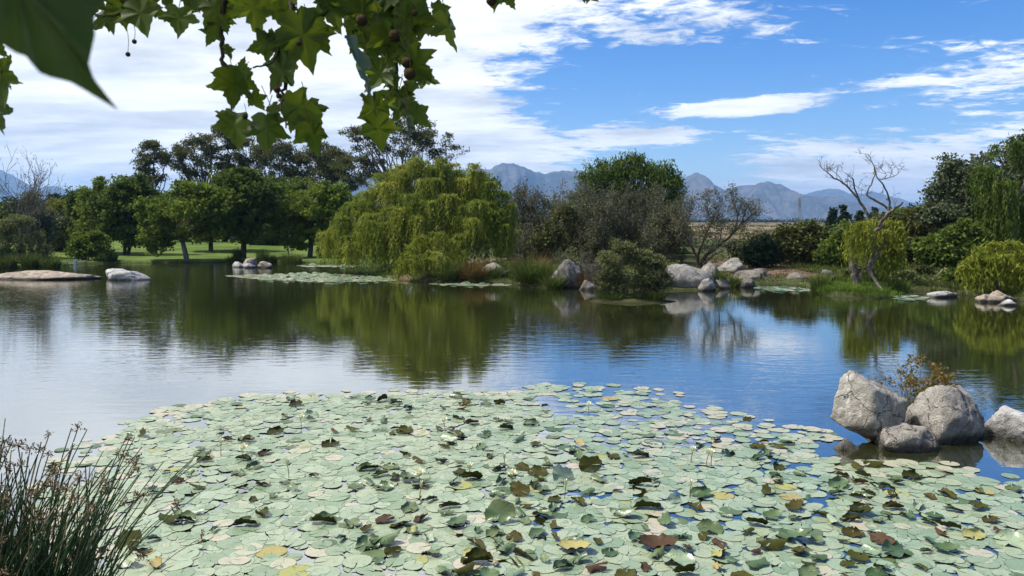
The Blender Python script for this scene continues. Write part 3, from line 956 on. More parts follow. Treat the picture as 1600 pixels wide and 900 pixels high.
# ------------------------------------------------------------------ big willow and the peninsula
heads = []
for (x, y, r, d, o) in ((655, 268, 30, 60, 0.5), (625, 280, 26, 70, 0.2), (690, 270, 26, 80, 0.4), (600, 292, 26, 60, -0.4), (575, 305, 24, 70, -0.2), (555, 322, 24, 85, 0.0),
                        (535, 345, 22, 80, -0.3), (520, 365, 16, 60, 0.2), (545, 375, 20, 55, -1.0), (580, 340, 24, 85, -1.2), (612, 330, 24, 90, -1.6), (640, 310, 24, 75, -1.5),
                        (670, 320, 26, 95, -1.6), (700, 310, 24, 100, -1.2), (725, 285, 24, 100, 0.2), (745, 275, 22, 110, 0.6), (765, 290, 22, 120, 0.2), (785, 305, 18, 120, 0.3),
                        (795, 325, 12, 100, 0.0), (745, 320, 24, 100, -1.0), (770, 335, 20, 95, -0.8), (720, 345, 24, 80, -1.4), (620, 375, 20, 60, -1.8), (590, 385, 16, 50, -1.6),
                        (660, 258, 22, 40, 0.0), (705, 262, 20, 50, 1.0), (640, 300, 30, 80, 2.2), (700, 300, 34, 90, 2.4), (590, 330, 30, 80, 2.0), (760, 320, 26, 90, 2.0),
                        (678, 285, 20, 55, -1.0), (565, 355, 18, 70, -1.2), (650, 252, 18, 40, 0.3), (690, 254, 16, 45, 0.3), (625, 264, 18, 50, 0.2), (742, 262, 16, 60, 0.4)):
    heads.append((x, y - 4, r, d, o))
willow('weeping_willow', 'great yellow green weeping willow with trailing strands in the middle of the shore', 47, 668, heads, 'willow', 'grey', 66, 0.235, 0.34, fork_py=375)
heads = [(640, 385, 16, 45, 0), (660, 370, 18, 45, 0.3), (685, 365, 20, 50, 0.2), (705, 378, 18, 50, 0.4), (625, 408, 14, 30, -0.4), (650, 400, 18, 38, -0.6), (680, 395, 20, 42, -0.5), (700, 405, 16, 32, -0.3), (720, 395, 14, 38, 0.5)]
willow('willow_shrub', 'bright low willow shrub trailing into the water before the great willow', 41.6, 670, heads, 'willow2', 'grey', 38, 0.24, 0.10, cat='shrub', fork_py=425)
gT = 'clumps of reeds along the shore'
tuft('reed_tuft', 'bright green blade clump in front of the great willow', 702, 441, 40.7, 44, 32, 380, 'reed', group=gT)
tuft('reed_tuft', 'rust tipped blade clump right of the bright willow shrub', 738, 442, 40.5, 50, 34, 380, 'reed_rust', group=gT)
tuft('reed_tuft', 'short green clump beside the flat pale rock under the willow', 772, 440, 40.8, 36, 22, 260, 'reed', group=gT)
tuft('reed_tuft', 'large arching blade clump left of the craggy grey rock', 828, 449, 38.3, 52, 44, 460, 'reed', group=gT)
tuft('reed_tuft', 'rust coloured tall grass clump behind the large arching clump', 832, 436, 40.2, 60, 44, 380, 'reed_rust', group=gT)
tuft('reed_tuft', 'green arching clump touching the craggy grey rock', 856, 450, 37.7, 36, 34, 320, 'reed', group=gT)
rock('pale flat topped rock in the grass under the willow right side', 748, 792, 412, 433, 41.6, 'slab', 21, sink=0.35)
rock('tiny pale stone among rust coloured grass beside the arching clump', 801, 816, 414, 429, 42.6, 'white', 22, sink=0.3, sub=4, rough=0.13, planes=12)
rock('craggy dark grey rock standing upright at the waterline', 862, 908, 408, 452, 37.2, 'dark', 23, sink=0.2, planes=9, rough=0.17)
rock('grey ledge of rock above the craggy rock', 868, 930, 404, 440, 39.2, 'bank', 24, sink=0.35, rough=0.14)
rock('low wet stone at the foot of the craggy rock', 905, 940, 437, 454, 36.0, 'dark', 25, sink=0.4, sub=4, rough=0.13, planes=12)

gB = 'grey leafless thicket on the peninsula'
k_ = 0
for (px, D, top, st, lm, lp, lb) in ((822, 53, 292, 6, 'bramble', 3, 'grey twiggy tree right beside the willow'),
                                     (866, 51, 300, 6, 'sage', 3, 'grey twiggy tree with a few pale leaves, second from the willow'),
                                     (908, 55, 292, 6, 'bramble', 4, 'dense grey twiggy tree left below the tall green tree'),
                                     (950, 50, 300, 6, 'bramble', 4, 'dense brown grey twiggy tree behind the islet shrub'),
                                     (996, 54, 294, 6, 'bramble', 4, 'grey twiggy tree below the tall green tree crown'),
                                     (1034, 50, 312, 6, 'bramble', 4, 'grey brown twiggy tree left of the slanting slender tree')):
    twiggy('bare_tree', lb, D, px, top, st, 'thicket', lm, lp, 0.12, 5, 0.075, gB, 'tree', 0.62, (0, 0), (3, 4), 0.34, 0.36, 0.05, 0.010, 0.16)
broadleaf('shrub', 'small yellow green leafy tree inside the grey thicket', 50.5, 880, [(884, 345, 14, 18), (868, 362, 16, 16), (895, 385, 20, 14), (850, 375, 14, 12)], 'olive', 'thicket', 70, 55, 0.2, 0.32, 'shrub', None, 0.06, 385, 14)
broadleaf('shrub', 'dark understorey bush behind the grey thicket', 58, 900, [(860, 395, 50, 24), (930, 395, 50, 26), (1000, 392, 50, 28), (1045, 385, 30, 30), (810, 395, 40, 22)], 'dark', 'thicket', 190, 80, 0.28, 0.5, 'shrub', None, 0.07, 395, 20, stems=4)
broadleaf('willow_tree', 'tall rounded dark green tree rising above the grey thicket', 76, 985,
          [(990, 288, 58, 26), (940, 276, 24, 18), (988, 262, 30, 15), (1022, 272, 24, 16), (1044, 296, 24, 24), (928, 294, 20, 18), (1015, 322, 44, 22), (960, 315, 40, 26), (1046, 322, 18, 18), (966, 268, 20, 14)],
          'willow3', 'brown', 240, 85, 0.40, 0.55, 'tree', None, 0.32, 330, 34, hang=1.6, aspect=0.26, flat=1.1)
# islet and its shrub
broadleaf('willow_shrub', 'feathery sage green shrub on its own islet in front of the thicket', ISLET.y + 0.1, 985,
          [(985, 425, 44, 28), (965, 398, 26, 22), (1016, 426, 28, 24), (945, 442, 22, 16), (985, 452, 56, 12), (972, 384, 14, 10), (1028, 440, 20, 16), (1000, 408, 26, 18)], 'sage', 'thicket', 260, 60, 0.145, 0.17, 'shrub', None, 0.05, 440, 30, stems=4, hang=0.35, aspect=0.24)
twiggy('bare_tree', 'pale dry twigs leaning left out of the islet shrub', ISLET.y + 0.6, 940, 392, 4, 'grey', maxlev=4, r0=0.03, cat='shrub', lean=(-0.3, 0), min_r=0.006)
tuft('reed_tuft', 'low dark grass clump at the right end of the islet', 1022, 470, ISLET.y - 0.2, 44, 18, 260, 'reed', group=gT, width=0.03)
tuft('reed_tuft', 'low dark grass clump at the left end of the islet', 955, 471, ISLET.y - 0.1, 50, 16, 260, 'reed', group=gT, width=0.03)
# rocks and slanting tree right of the thicket
rock('long pale grey slab of granite right of the islet shrub', 1016, 1114, 413, 454, 36.8, 'slab', 31, 0.6, 0.3, planes=12, rough=0.09)
rock('smaller grey rock on the right end of the long slab', 1092, 1130, 414, 446, 38.0, 'slab', 32, sink=0.3)
rock('little pale tilted stone at the foot of the long slab', 1094, 1118, 436, 455, 35.4, 'slab', 33, sink=0.3, sub=4, rot=(0, 0.4, 0), rough=0.13, planes=12)
rock('low stone beside a blade clump near the long slab', 1110, 1142, 434, 451, 36.8, 'bank', 34, rough=0.16, planes=13, depth=0.9, sink=0.35, sub=3)
rock('pale boulder behind the slanting tree stems', 1122, 1168, 403, 422, 44.5, 'slab', 35, sink=0.35)
rock('grey rock lying on the grassy right bank', 1148, 1194, 423, 438, 40.2, 'bank', 36, rough=0.16, planes=13, depth=0.9, sink=0.35)
rock('flat brownish stone behind the grey rock on the bank', 1176, 1204, 419, 431, 42.2, 'bank', 37, rough=0.16, planes=13, depth=0.9, sink=0.35, sub=3)
rock('wet stone at the waterline below the grey bank rock', 1158, 1184, 436, 451, 37.3, 'dark', 38, sink=0.35, sub=4, rough=0.13, planes=12)
rock('brown boulder half sunk in the bare soil of the bank', 1226, 1258, 426, 438, 40.4, 'bank', 39, rough=0.16, planes=13, depth=0.9, sink=0.4)
rock('dark rounded boulder higher on the bare soil', 1282, 1302, 420, 434, 42.4, 'dark', 40, sink=0.4, sub=3)
tuft('reed_tuft', 'fresh green blade clump on the right end of the long slab', 1122, 448, 37.0, 22, 28, 180, 'reed', group=gT)
bx0 = P(1098, 415, 46.5)


def px_tube_tree(name, label, D, lines, bmat, cat='tree', group=None, root_px=None, dj=0.5, sides=7):
    """limbs given as photo polylines with start and end radius in metres, spread in depth"""
    x, y = root_px
    rx = P(x, y, D).x
    root = np.array((rx, D, gz(rx, D)))
    parts = []
    for (pts, r0, r1, d0, d1) in lines:
        q = [np.array(P(a, b, D + d0 + (d1 - d0) * i / max(1, len(pts) - 1))) for i, (a, b) in enumerate(pts)]
        ln = smooth_line(q, 4)
        L = np.linalg.norm(q[-1] - q[0])
        ln[1:-1] += rng.normal(size=ln[1:-1].shape) * min(r0 * 0.22, 0.025)
        rad = np.linspace(r0, r1, len(ln)) * rng.uniform(0.86, 1.14, len(ln))
        parts.append((tube(ln, rad, sides), ln, rad))
    t = thing(name, label, cat, root, group)
    for i, (vf, ln, rad) in enumerate(parts):
        mobj('trunk' if i == 0 else 'limb', np_mesh('limb', vf[0] - root, vf[1], MB[bmat], True), t)
    return t, root, parts


lines = [([(1092, 418), (1103, 400), (1122, 385), (1145, 365), (1160, 345), (1166, 325)], 0.13, 0.03, 0, 0.3),
         ([(1090, 418), (1092, 395), (1102, 370), (1110, 350), (1118, 330)], 0.09, 0.02, 0, 0.5),
         ([(1094, 418), (1085, 395), (1075, 375), (1066, 350), (1062, 335)], 0.09, 0.02, 0, -0.3),
         ([(1096, 418), (1110, 402), (1130, 392)], 0.06, 0.02, 0, -0.4),
         ([(1145, 365), (1152, 345), (1150, 325), (1143, 312)], 0.05, 0.012, 0.2, 0.5), ([(1158, 350), (1172, 338), (1182, 330)], 0.035, 0.012, 0.2, 0.0),
         ([(1112, 345), (1105, 325), (1108, 310)], 0.03, 0.01, 0.3, 0.5), ([(1118, 335), (1130, 318)], 0.03, 0.01, 0.5, 0.3), ([(1068, 352), (1078, 335), (1085, 318)], 0.03, 0.01, -0.2, 0.2),
         ([(1122, 385), (1128, 360), (1125, 345)], 0.04, 0.012, 0, -0.4)]
st_tree, root, parts = px_tube_tree('slender_tree', 'slender tree with slanting dark stems and thin airy crown beside the slab', 46.5, lines, 'brown', root_px=(1092, 417))
tipc = []
segs, tips = [], []
for (vf, ln, rad) in parts:
    for i in range(max(2, len(ln) // 3), len(ln)):
        for _ in range(2):
            grow(ln[i], unit(rng.normal(size=3) + np.array([0, 0, 0.8])), 0.55, 0.016, 2, 4, segs, tips, 0.05, 0.7, (2, 4), 0.7)
V, F = sticks(np.array([s[0] for s in segs]), np.array([s[1] for s in segs]), np.maximum([s[2] for s in segs], 0.008), np.maximum([s[3] for s in segs], 0.008), 3)
mobj('twigs', np_mesh('twigs', V - root, F, MB['thicket']), st_tree, 'stuff')
tp = np.array([q for q, _ in tips])
cen = (tp[:, None, :] + rng.normal(size=(len(tp), 4, 3)) * 0.10).reshape(-1, 3)
V, F = leaf_quads(cen, 0.12 * rng.uniform(0.7, 1.3, len(cen)), 0.4)
mobj('crown', np_mesh('crown', V - root, F, ML['bramble'], False, {'rnd': np.repeat(rng.uniform(0, 1, len(cen)), 4), 'clump': np.zeros(len(V))}), st_tree, 'stuff')

tuft('reed_tuft', 'arching blade clump in front of the left half of the craggy rock', 866, 452, 36.5, 30, 30, 260, 'reed', group=gT)
tuft('reed_tuft', 'dry grass clump between the craggy rock and the islet shrub', 916, 452, 36.8, 34, 34, 260, 'reed_rust', group=gT)
tuft('reed_tuft', 'green clump between the small stones below the long slab', 1150, 450, 37.6, 26, 18, 200, 'reed', group=gT)
twiggy('bare_tree', 'grey dry bush leaning over the craggy rock top', 38.6, 900, 392, 6, 'grey', 'sage', 2, 0.08, maxlev=4, r0=0.03, cat='shrub', fan=0.45, min_r=0.006)
# ------------------------------------------------------------------ right shore
gR = 'shrubs on the right shore'
broadleaf('shrub', 'round clipped looking very dark green bush on the grassy bank', 47.5, 1191, [(1191, 396, 26, 21), (1180, 400, 15, 14), (1205, 400, 14, 14)], 'conifer', 'brown', 110, 80, 0.2, 0.26, 'shrub', gR, 0.07, 402, 10, stems=2)
broadleaf('shrub', 'wide olive green bush between the dark round bush and the dead tree', 48.5, 1262, [(1250, 385, 34, 28), (1280, 385, 34, 28), (1232, 378, 20, 20), (1268, 372, 24, 16)], 'olive', 'brown', 170, 80, 0.24, 0.36, 'shrub', gR, 0.08, 395, 14, stems=3)
broadleaf('shrub', 'dark bush just left of the dead tree trunk', 46.5, 1312, [(1310, 395, 22, 24), (1325, 385, 22, 28), (1296, 402, 14, 16)], 'dark', 'brown', 120, 80, 0.22, 0.36, 'shrub', gR, 0.08, 400, 12, stems=2)
broadleaf('shrub', 'low dry tan bush behind the slanting tree', 50, 1172, [(1165, 392, 26, 16), (1190, 378, 22, 10)], 'bramble', 'brown', 70, 60, 0.22, 0.36, 'shrub', gR, 0.05, 400, 10, stems=3)
broadleaf('shrub', 'broad olive brown thicket behind the trailing willow foliage', 47, 1430, [(1430, 372, 40, 38), (1400, 385, 34, 34), (1450, 350, 24, 24), (1385, 362, 24, 20)], 'olive', 'brown', 210, 80, 0.24, 0.38, 'shrub', gR, 0.1, 390, 16, stems=3)
gC = 'conifers beyond the right bank'
for (px, top, w, D, lb) in ((1303, 330, 11, 112, 'dark narrow conifer, left one of the close pair'), (1320, 327, 12, 112, 'dark narrow conifer, right one of the close pair'),
                            (1344, 333, 10, 116, 'small dark conifer between the pair and the dead limbs'), (1368, 332, 15, 120, 'broad dark conifer seen behind the dead tree fork')):
    broadleaf('conifer_tree', lb, D, px, [(px, 362, w, 12), (px, 350, w * 0.8, 12), (px, 340, w * 0.5, top and (346 - top) * 0.8)], 'conifer', 'brown', 70, 60, 0.36, 0.34, 'tree', gC, 0.2, 360, 10, flat=0.7)
willow('weeping_willow', 'yellow green trailing willow growth hanging round the dead tree', 36.0, 1365,
       [(1345, 350, 18, 60, -2.6), (1333, 354, 14, 60, -2.6), (1356, 348, 14, 55, -2.5), (1362, 345, 14, 45, 0.3), (1380, 348, 16, 70, 0.4), (1398, 348, 16, 75, 0.2), (1406, 358, 12, 70, 0), (1335, 365, 10, 50, -0.2), (1385, 375, 18, 70, 0.5), (1365, 385, 14, 45, 0.6), (1395, 385, 14, 60, 0.4), (1352, 372, 14, 50, 0.8)],
       'willow2', 'grey', 46, 0.22, 0.12, fork_py=380)
z = lambda u_, v_: (1260 + u_ / 3.6, 230 + v_ / 3.6)
Z = lambda *a: [z(*q) for q in a]
lines = [(Z((285, 785), (272, 700), (258, 610), (252, 545), (262, 470)), 0.27, 0.15, 0, 0),
         (Z((262, 490), (320, 460), (355, 430), (335, 365), (292, 292), (236, 226), (172, 182), (116, 142), (72, 97)), 0.14, 0.02, 0, 0.8),
         (Z((300, 520), (400, 465), (430, 412), (466, 368), (543, 308)), 0.16, 0.06, 0.1, -0.5),
         (Z((462, 372), (455, 342), (386, 300), (340, 264), (372, 195), (380, 110), (345, 38)), 0.09, 0.018, -0.1, 0.5),
         (Z((462, 372), (466, 290), (432, 212), (398, 168), (386, 112)), 0.075, 0.02, -0.1, -0.6),
         (Z((412, 184), (470, 170), (513, 152), (517, 122)), 0.035, 0.012, -0.4, -0.8), (Z((440, 178), (448, 150), (425, 125)), 0.022, 0.01, -0.5, -0.9),
         (Z((470, 168), (480, 135), (462, 108)), 0.02, 0.01, -0.5, -0.4),
         (Z((300, 305), (268, 225), (262, 182), (224, 150)), 0.06, 0.022, 0.2, -0.4), (Z((262, 205), (290, 225), (330, 245)), 0.022, 0.01, 0.1, 0.5), (Z((236, 226), (230, 200), (234, 175)), 0.022, 0.012, 0.4, 0.5),
         (Z((215, 212), (185, 165), (150, 135), (112, 118), (95, 135)), 0.025, 0.01, 0.4, 1.0), (Z((172, 182), (170, 140), (182, 96)), 0.024, 0.01, 0.5, 0.6), (Z((116, 142), (118, 118), (112, 98)), 0.015, 0.008, 0.7, 0.8),
         (Z((365, 90), (352, 75), (326, 68)), 0.018, 0.008, 0.3, 0.4), (Z((470, 300), (455, 288), (450, 296)), 0.05, 0.035, 0, 0), (Z((376, 150), (392, 120), (390, 100)), 0.018, 0.008, 0.2, 0.2),
         (Z((448, 858), (432, 810), (398, 770), (365, 715), (344, 678)), 0.10, 0.10, -2.4, -0.9),
         (Z((344, 678), (372, 640), (392, 618), (411, 602), (402, 578), (380, 556), (368, 500), (352, 430)), 0.09, 0.06, -0.9, -0.2),
         (Z((400, 580), (430, 560), (468, 556)), 0.03, 0.01, -0.6, -1.0), (Z((392, 618), (380, 655), (340, 670), (315, 690), (300, 740)), 0.035, 0.015, -0.8, -0.6),
         (Z((405, 630), (440, 622), (470, 612)), 0.03, 0.01, -0.8, -1.2), (Z((344, 678), (318, 700), (310, 745)), 0.04, 0.012, -0.9, -0.8), (Z((355, 600), (345, 640), (300, 655), (255, 640)), 0.03, 0.012, -0.7, -0.4),
         (Z((258, 610), (235, 640), (250, 690)), 0.03, 0.012, -0.2, -0.5), (Z((262, 480), (215, 470), (185, 440), (200, 415)), 0.035, 0.012, 0, 0.6), (Z((200, 455), (160, 490)), 0.02, 0.01, 0.4, 0.8), (Z((355, 540), (350, 580), (330, 620)), 0.025, 0.01, -0.4, -0.7)]
lines = [(a_, r0_ * 0.68, r1_ * 0.72, d0_, d1_) for (a_, r0_, r1_, d0_, d1_) in lines]
dead, root, parts = px_tube_tree('dead_tree', 'bleached dead tree with forked bare limbs on the grassy point', 34.4, lines, 'dead', root_px=(1340, 447))
segs, tips = [], []
for (vf, ln, rad) in parts[1:17]:
    for i in range(len(ln) // 2, len(ln), 3):
        grow(ln[i], unit(rng.normal(size=3) + np.array([0, 0, 0.5])), 0.36, 0.012, 3, 5, segs, tips, 0.06, 0.7, (1, 3), 0.7)
V, F = sticks(np.array([s[0] for s in segs]), np.array([s[1] for s in segs]), np.maximum([s[2] for s in segs], 0.006), np.maximum([s[3] for s in segs], 0.006), 3)
mobj('twigs', np_mesh('twigs', V - root, F, MB['dead']), dead, 'stuff')

broadleaf('poplar_tree', 'grey green silvery tree at right with loose outer branches against the sky', 46, 1492,
          [(1490, 330, 44, 60), (1500, 285, 34, 34), (1475, 300, 22, 26), (1490, 385, 48, 40), (1515, 330, 30, 60), (1478, 340, 26, 30)], 'grey', 'grey', 300, 75, 0.20, 0.36, 'tree', None, 0.22, 360, 40)
broadleaf('broadleaf_tree', 'dark bushy tree under the silvery tree on the right shore', 43, 1480, [(1470, 405, 34, 26), (1510, 400, 34, 30), (1495, 380, 30, 30)], 'dark', 'brown', 150, 80, 0.24, 0.38, 'tree', None, 0.14, 400, 16)
broadleaf('broadleaf_tree', 'tall dark tree behind the hanging willow at the right edge', 52, 1605, [(1600, 310, 54, 70), (1640, 290, 50, 80), (1575, 350, 44, 60), (1555, 300, 34, 44)], 'grey', 'grey', 300, 80, 0.28, 0.5, 'tree', None, 0.25, 350, 26)
willow('weeping_willow', 'tall drooping willow with separate top tufts at the right edge', 44, 1585,
       [(1555, 228, 12, 28, 0), (1582, 215, 14, 40, 0.3), (1600, 225, 16, 50, 0.2), (1622, 220, 18, 60, 0), (1535, 262, 20, 60, 0.2), (1555, 268, 22, 90, -0.2), (1580, 285, 24, 100, -0.4), (1545, 300, 22, 80, 0), (1560, 330, 24, 90, -0.4),
        (1540, 345, 18, 50, -0.3), (1590, 330, 24, 90, 0.4), (1620, 290, 30, 120, 0), (1650, 280, 34, 120, 0)], 'willow3', 'grey', 40, 0.24, 0.26, fork_py=320)
willow('willow_shrub', 'bright yellow green willow mound hanging to the water at the right edge', 32.2, 1560,
       [(1530, 388, 18, 70, 0), (1555, 382, 20, 75, 0.3), (1580, 380, 20, 78, 0.2), (1515, 405, 12, 50, 0), (1540, 405, 18, 55, -0.5), (1570, 402, 20, 60, -0.6), (1600, 395, 20, 70, 0), (1625, 400, 20, 66, 0.2), (1595, 420, 18, 44, -0.6), (1650, 410, 22, 60, 0)],
       'willow2', 'grey', 52, 0.24, 0.14, cat='shrub', fork_py=420)
for (px, by, D, w, ry, lb) in ((1720, 350, 46, 70, 80, 'dark tree beyond the right edge of the view'), (1540, 352, 74, 70, 40, 'dark back tree behind the silvery tree'), (1430, 352, 82, 50, 22, 'dark back tree behind the olive brown thicket')):
    broadleaf('broadleaf_tree', lb, D, px, [(px, by, w, ry), (px + w * 0.4, by + 20, w * 0.5, ry * 0.6), (px - w * 0.4, by + 16, w * 0.5, ry * 0.6)], 'dark', 'brown', 130, 80, 0.34, 0.6, 'tree', 'back row trees', 0.25, by + 10, 14)
rock('flat white slab lying in the water before the willow mound', 1446, 1496, 454, 467, 32.2, 'white', 51, 0.4, 0.3, rough=0.13, planes=12)
rock('tan boulder left of the stone group under the willow mound', 1528, 1562, 457, 475, 30.2, 'tan', 52, sink=0.3, rough=0.13, planes=12)
rock('tan boulder behind the white stone under the willow mound', 1550, 1588, 455, 474, 30.8, 'tan', 53, sink=0.3, rough=0.13, planes=12)
rock('small white wedge stone in front of the willow mound stones', 1564, 1592, 468, 480, 28.9, 'white', 54, 0.6, 0.3, sub=4, rough=0.13, planes=12)
tuft('reed_tuft', 'tall fresh green reed clump at the left end of the grassy point', 1280, 462, 34.6, 26, 34, 260, 'reed', group=gT)
tuft('reed_tuft', 'green blade clump behind the dead tree foot', 1306, 446, 36.4, 50, 22, 240, 'reed', group=gT)
tuft('reed_tuft', 'green blade clump under the trailing willow growth', 1365, 446, 36.0, 44, 24, 240, 'reed', group=gT)
tuft('reed_tuft', 'grey green blade clump beside the leaning white log', 1402, 462, 33.6, 34, 30, 220, 'reed', group=gT)
broadleaf('ground_shrub', 'low leafy plant bed between the log and the white slab', 38, 1432, [(1420, 440, 26, 8), (1445, 442, 24, 7)], 'sage', 'brown', 60, 50, 0.16, 0.22, 'plant', None, 0.03, 446, 8, stems=3)
broadleaf('ground_shrub', 'arching pale shrub at the left foot of the willow mound', 37, 1475, [(1475, 440, 22, 14), (1462, 448, 16, 8)], 'sage', 'brown', 60, 50, 0.18, 0.22, 'plant', None, 0.03, 446, 8, stems=3)
# grass on the point
parts = []; rn = []
for i in range(95):
    x = rng.uniform(1284, 1394); D = rng.uniform(31.4, 37.5)
    c = P(x, 460, D); h = gz(c.x, D)
    if h < 0.04:
        continue
    v_, f_, r_ = blades((c.x, D, h), 70, 0.34, 0.5, 0.7, 0.03, 3)
    parts.append((v_, f_)); rn.append(r_)
V, F = merge(parts)
o = mobj('point_grass', np_mesh('point_grass', V, F, ML['grass'], False, {'rnd': np.concatenate(rn), 'clump': np.zeros(len(V))}), kind='stuff')
o['label'] = 'bright green grass covering the point around the dead tree'; o['category'] = 'grass'
# shore grass fringe, everywhere along the far shore
parts = []; rn = []
nP = len(POND) - 9
for i in range(nP - 1):
    a, b = POND[i], POND[i + 1]
    L = math.hypot(*(b - a))
    for k in range(int(L * 2.2)):
        q = a + (b - a) * rng.uniform(0, 1)
        if abs(q[0] / max(q[1], 1)) > 0.75:
            continue
        v_, f_, r_ = blades((q[0], q[1] + rng.uniform(0.0, 0.25), 0.0), 9, rng.uniform(0.18, 0.5), 0.2, 0.7, 0.03, 2)
        parts.append((v_, f_)); rn.append(r_)
V, F = merge(parts)
o = mobj('shore_grass', np_mesh('shore_grass', V, F, ML['reed'], False, {'rnd': np.concatenate(rn), 'clump': np.zeros(len(V))}), kind='stuff')
o['label'] = 'uneven fringe of grass along the far waterline'; o['category'] = 'grass'
# ground cover of the right bank and the peninsula: dry tufts and weeds
for (nm, lb, x0, x1, y0, y1, n_, hmin, hmax, mt) in (('bank_scrub', 'dry tufts and weeds scattered over the right bank', 8, 30, 31, 58, 1900, 0.12, 0.36, 'scrub'),
                                                     ('peninsula_scrub', 'rank grass and weeds covering the ground under the thicket', -9, 11, 37, 53, 1900, 0.18, 0.55, 'reed'),
                                                     ('bank_undergrowth', 'rank green undergrowth along the foot of the right shore trees', 17.0, 34, 30.0, 50, 2300, 0.22, 0.6, 'reed')):
    parts, rn = [], []
    xs = rng.uniform(x0, x1, n_); ys = rng.uniform(y0, y1, n_)
    hs_ = ground_h(xs, ys); sd_ = pond_sd(xs, ys)
    for x, y, h, sd in zip(xs, ys, hs_, sd_):
        if h < 0.03 or sd < 0.05 or abs(x / y) > 0.8:
            continue
        if nm == 'bank_scrub' and mnoise.noise(Vector((x * 0.35, y * 0.35, 1.7))) < -0.08 and sd > 1.5:
            continue
        v_, f_, r_ = blades((x, y, h - 0.02), 16, rng.uniform(hmin, hmax), 0.26, 0.8, 0.035, 3, 0.3)
        parts.append((v_, f_)); rn.append(np.clip(r_ * 0.5 + rng.uniform(0, 0.5), 0, 1))
    V, F = merge(parts)
    o = mobj(nm, np_mesh(nm, V, F, ML[mt], False, {'rnd': np.concatenate(rn), 'clump': np.zeros(len(V))}), kind='stuff')
    o['label'] = lb; o['category'] = 'ground cover'
for (px, D, w, h, mt, lb) in ((1415, 37.5, 36, 12, 'sage', 'low leafy plant right of the leaning log foot'), (1440, 40, 42, 16, 'olive', 'low olive bush on the bank behind the white slab'), (1500, 36, 44, 22, 'dark', 'dark low bush at the left foot of the willow mound'),
                              (1390, 41, 44, 20, 'dark', 'dark low bush behind the trailing willow growth'), (1346, 40, 40, 16, 'olive', 'low olive bush behind the dead tree foot'), (930, 39.5, 50, 16, 'sage', 'low sage bush between the craggy rock and the islet shrub'),
                              (1000, 40, 60, 22, 'olive', 'olive bush on the shore behind the islet shrub'), (1056, 40, 44, 18, 'dark', 'dark low bush just behind the long granite slab'), (790, 42, 40, 18, 'dark', 'dark low bush left of the arching clumps'),
                              (1210, 50, 26, 10, 'bramble', 'small brown bush on the bare soil of the right bank'), (1236, 52, 30, 12, 'bramble', 'reddish brown bush below the wide olive bush')):
    by = to_py = 352 + FPX * (CAMH - gz(P(px, 440, D).x, D)) / D
    broadleaf('ground_shrub', lb, D, px, [(px, by - h * 0.55, w * 0.5, h * 0.6), (px + w * 0.25, by - h * 0.4, w * 0.3, h * 0.45), (px - w * 0.28, by - h * 0.35, w * 0.28, h * 0.4)], mt, 'brown', 60, 50, 0.17, 0.2, 'plant', None, 0.03, by - h * 0.4, 8, stems=3)
# left reeds, rocks
for (px, D, w, h, lb) in ((10, 54, 34, 24, 'dark reed clump at the far left waterline'), (48, 54.5, 30, 26, 'middle reed clump of the left edge waterline'), (80, 54.5, 30, 22, 'right reed clump of the left edge waterline'),
                          (412, 61.5, 18, 24, 'upright reed clump on the lawn edge right of the rock group'), (428, 61.8, 10, 14, 'small reed clump next to the upright one'),
                          (455, 61.5, 40, 18, 'wide low reed clump before the leaning tree'), (365, 62, 26, 14, 'low reed clump left of the rock group'), (372, 62.5, 10, 26, 'slim reed clump against the dark trunk'), (170, 61.6, 30, 14, 'low reed clump right of the white post')):
    tuft('reed_tuft', lb, px, 412, D, w, h, 320, 'reed', group=gT, width=0.06, lean=0.3)
rock('long flat tan rock island low in the water at the left edge', -12, 150, 424, 438, 43.2, 'tan', 61, 0.35, 0.35, planes=11, rough=0.10)
rock('left hump of the pair of white streaked boulders', 163, 203, 418, 436, 43.4, 'white', 62, 0.8, 0.35, planes=11, rough=0.10)
rock('right wider hump of the pair of white streaked boulders', 172, 233, 421, 438, 42.6, 'white', 63, 0.6, 0.35, planes=11, rough=0.10)
rock('pointed white stone at the left of the small rock group', 364, 382, 408, 419, 55.5, 'white', 64, 0.8, 0.3, sub=4, rough=0.13, planes=12)
rock('low white stone in front of the small rock group', 378, 398, 411, 419, 54.8, 'white', 65, 0.8, 0.3, sub=4, rough=0.13, planes=12)
rock('tan rounded stone, tallest of the small rock group', 381, 403, 402, 419, 56, 'tan', 66, 0.8, 0.3, sub=4, rough=0.13, planes=12)
rock('pinkish rounded stone at the right of the small rock group', 403, 424, 409, 420, 54.6, 'tan', 67, 0.8, 0.3, sub=4, rough=0.13, planes=12)

# posts on the left shore
def boxes_mesh(name, boxes, mat, bev=0.02):
    bm = bmesh.new()
    for (c, s) in boxes:
        g_ = bmesh.ops.create_cube(bm, size=1.0)
        for v_ in g_['verts']:
            v_.co = Vector((v_.co.x * s[0] + c[0], v_.co.y * s[1] + c[1], v_.co.z * s[2] + c[2]))
    bmesh.ops.bevel(bm, geom=list(bm.edges), offset=bev, segments=2, affect='EDGES')
    me = bpy.data.meshes.new(name); bm.to_mesh(me); bm.free(); me.materials.append(mat)
    return me


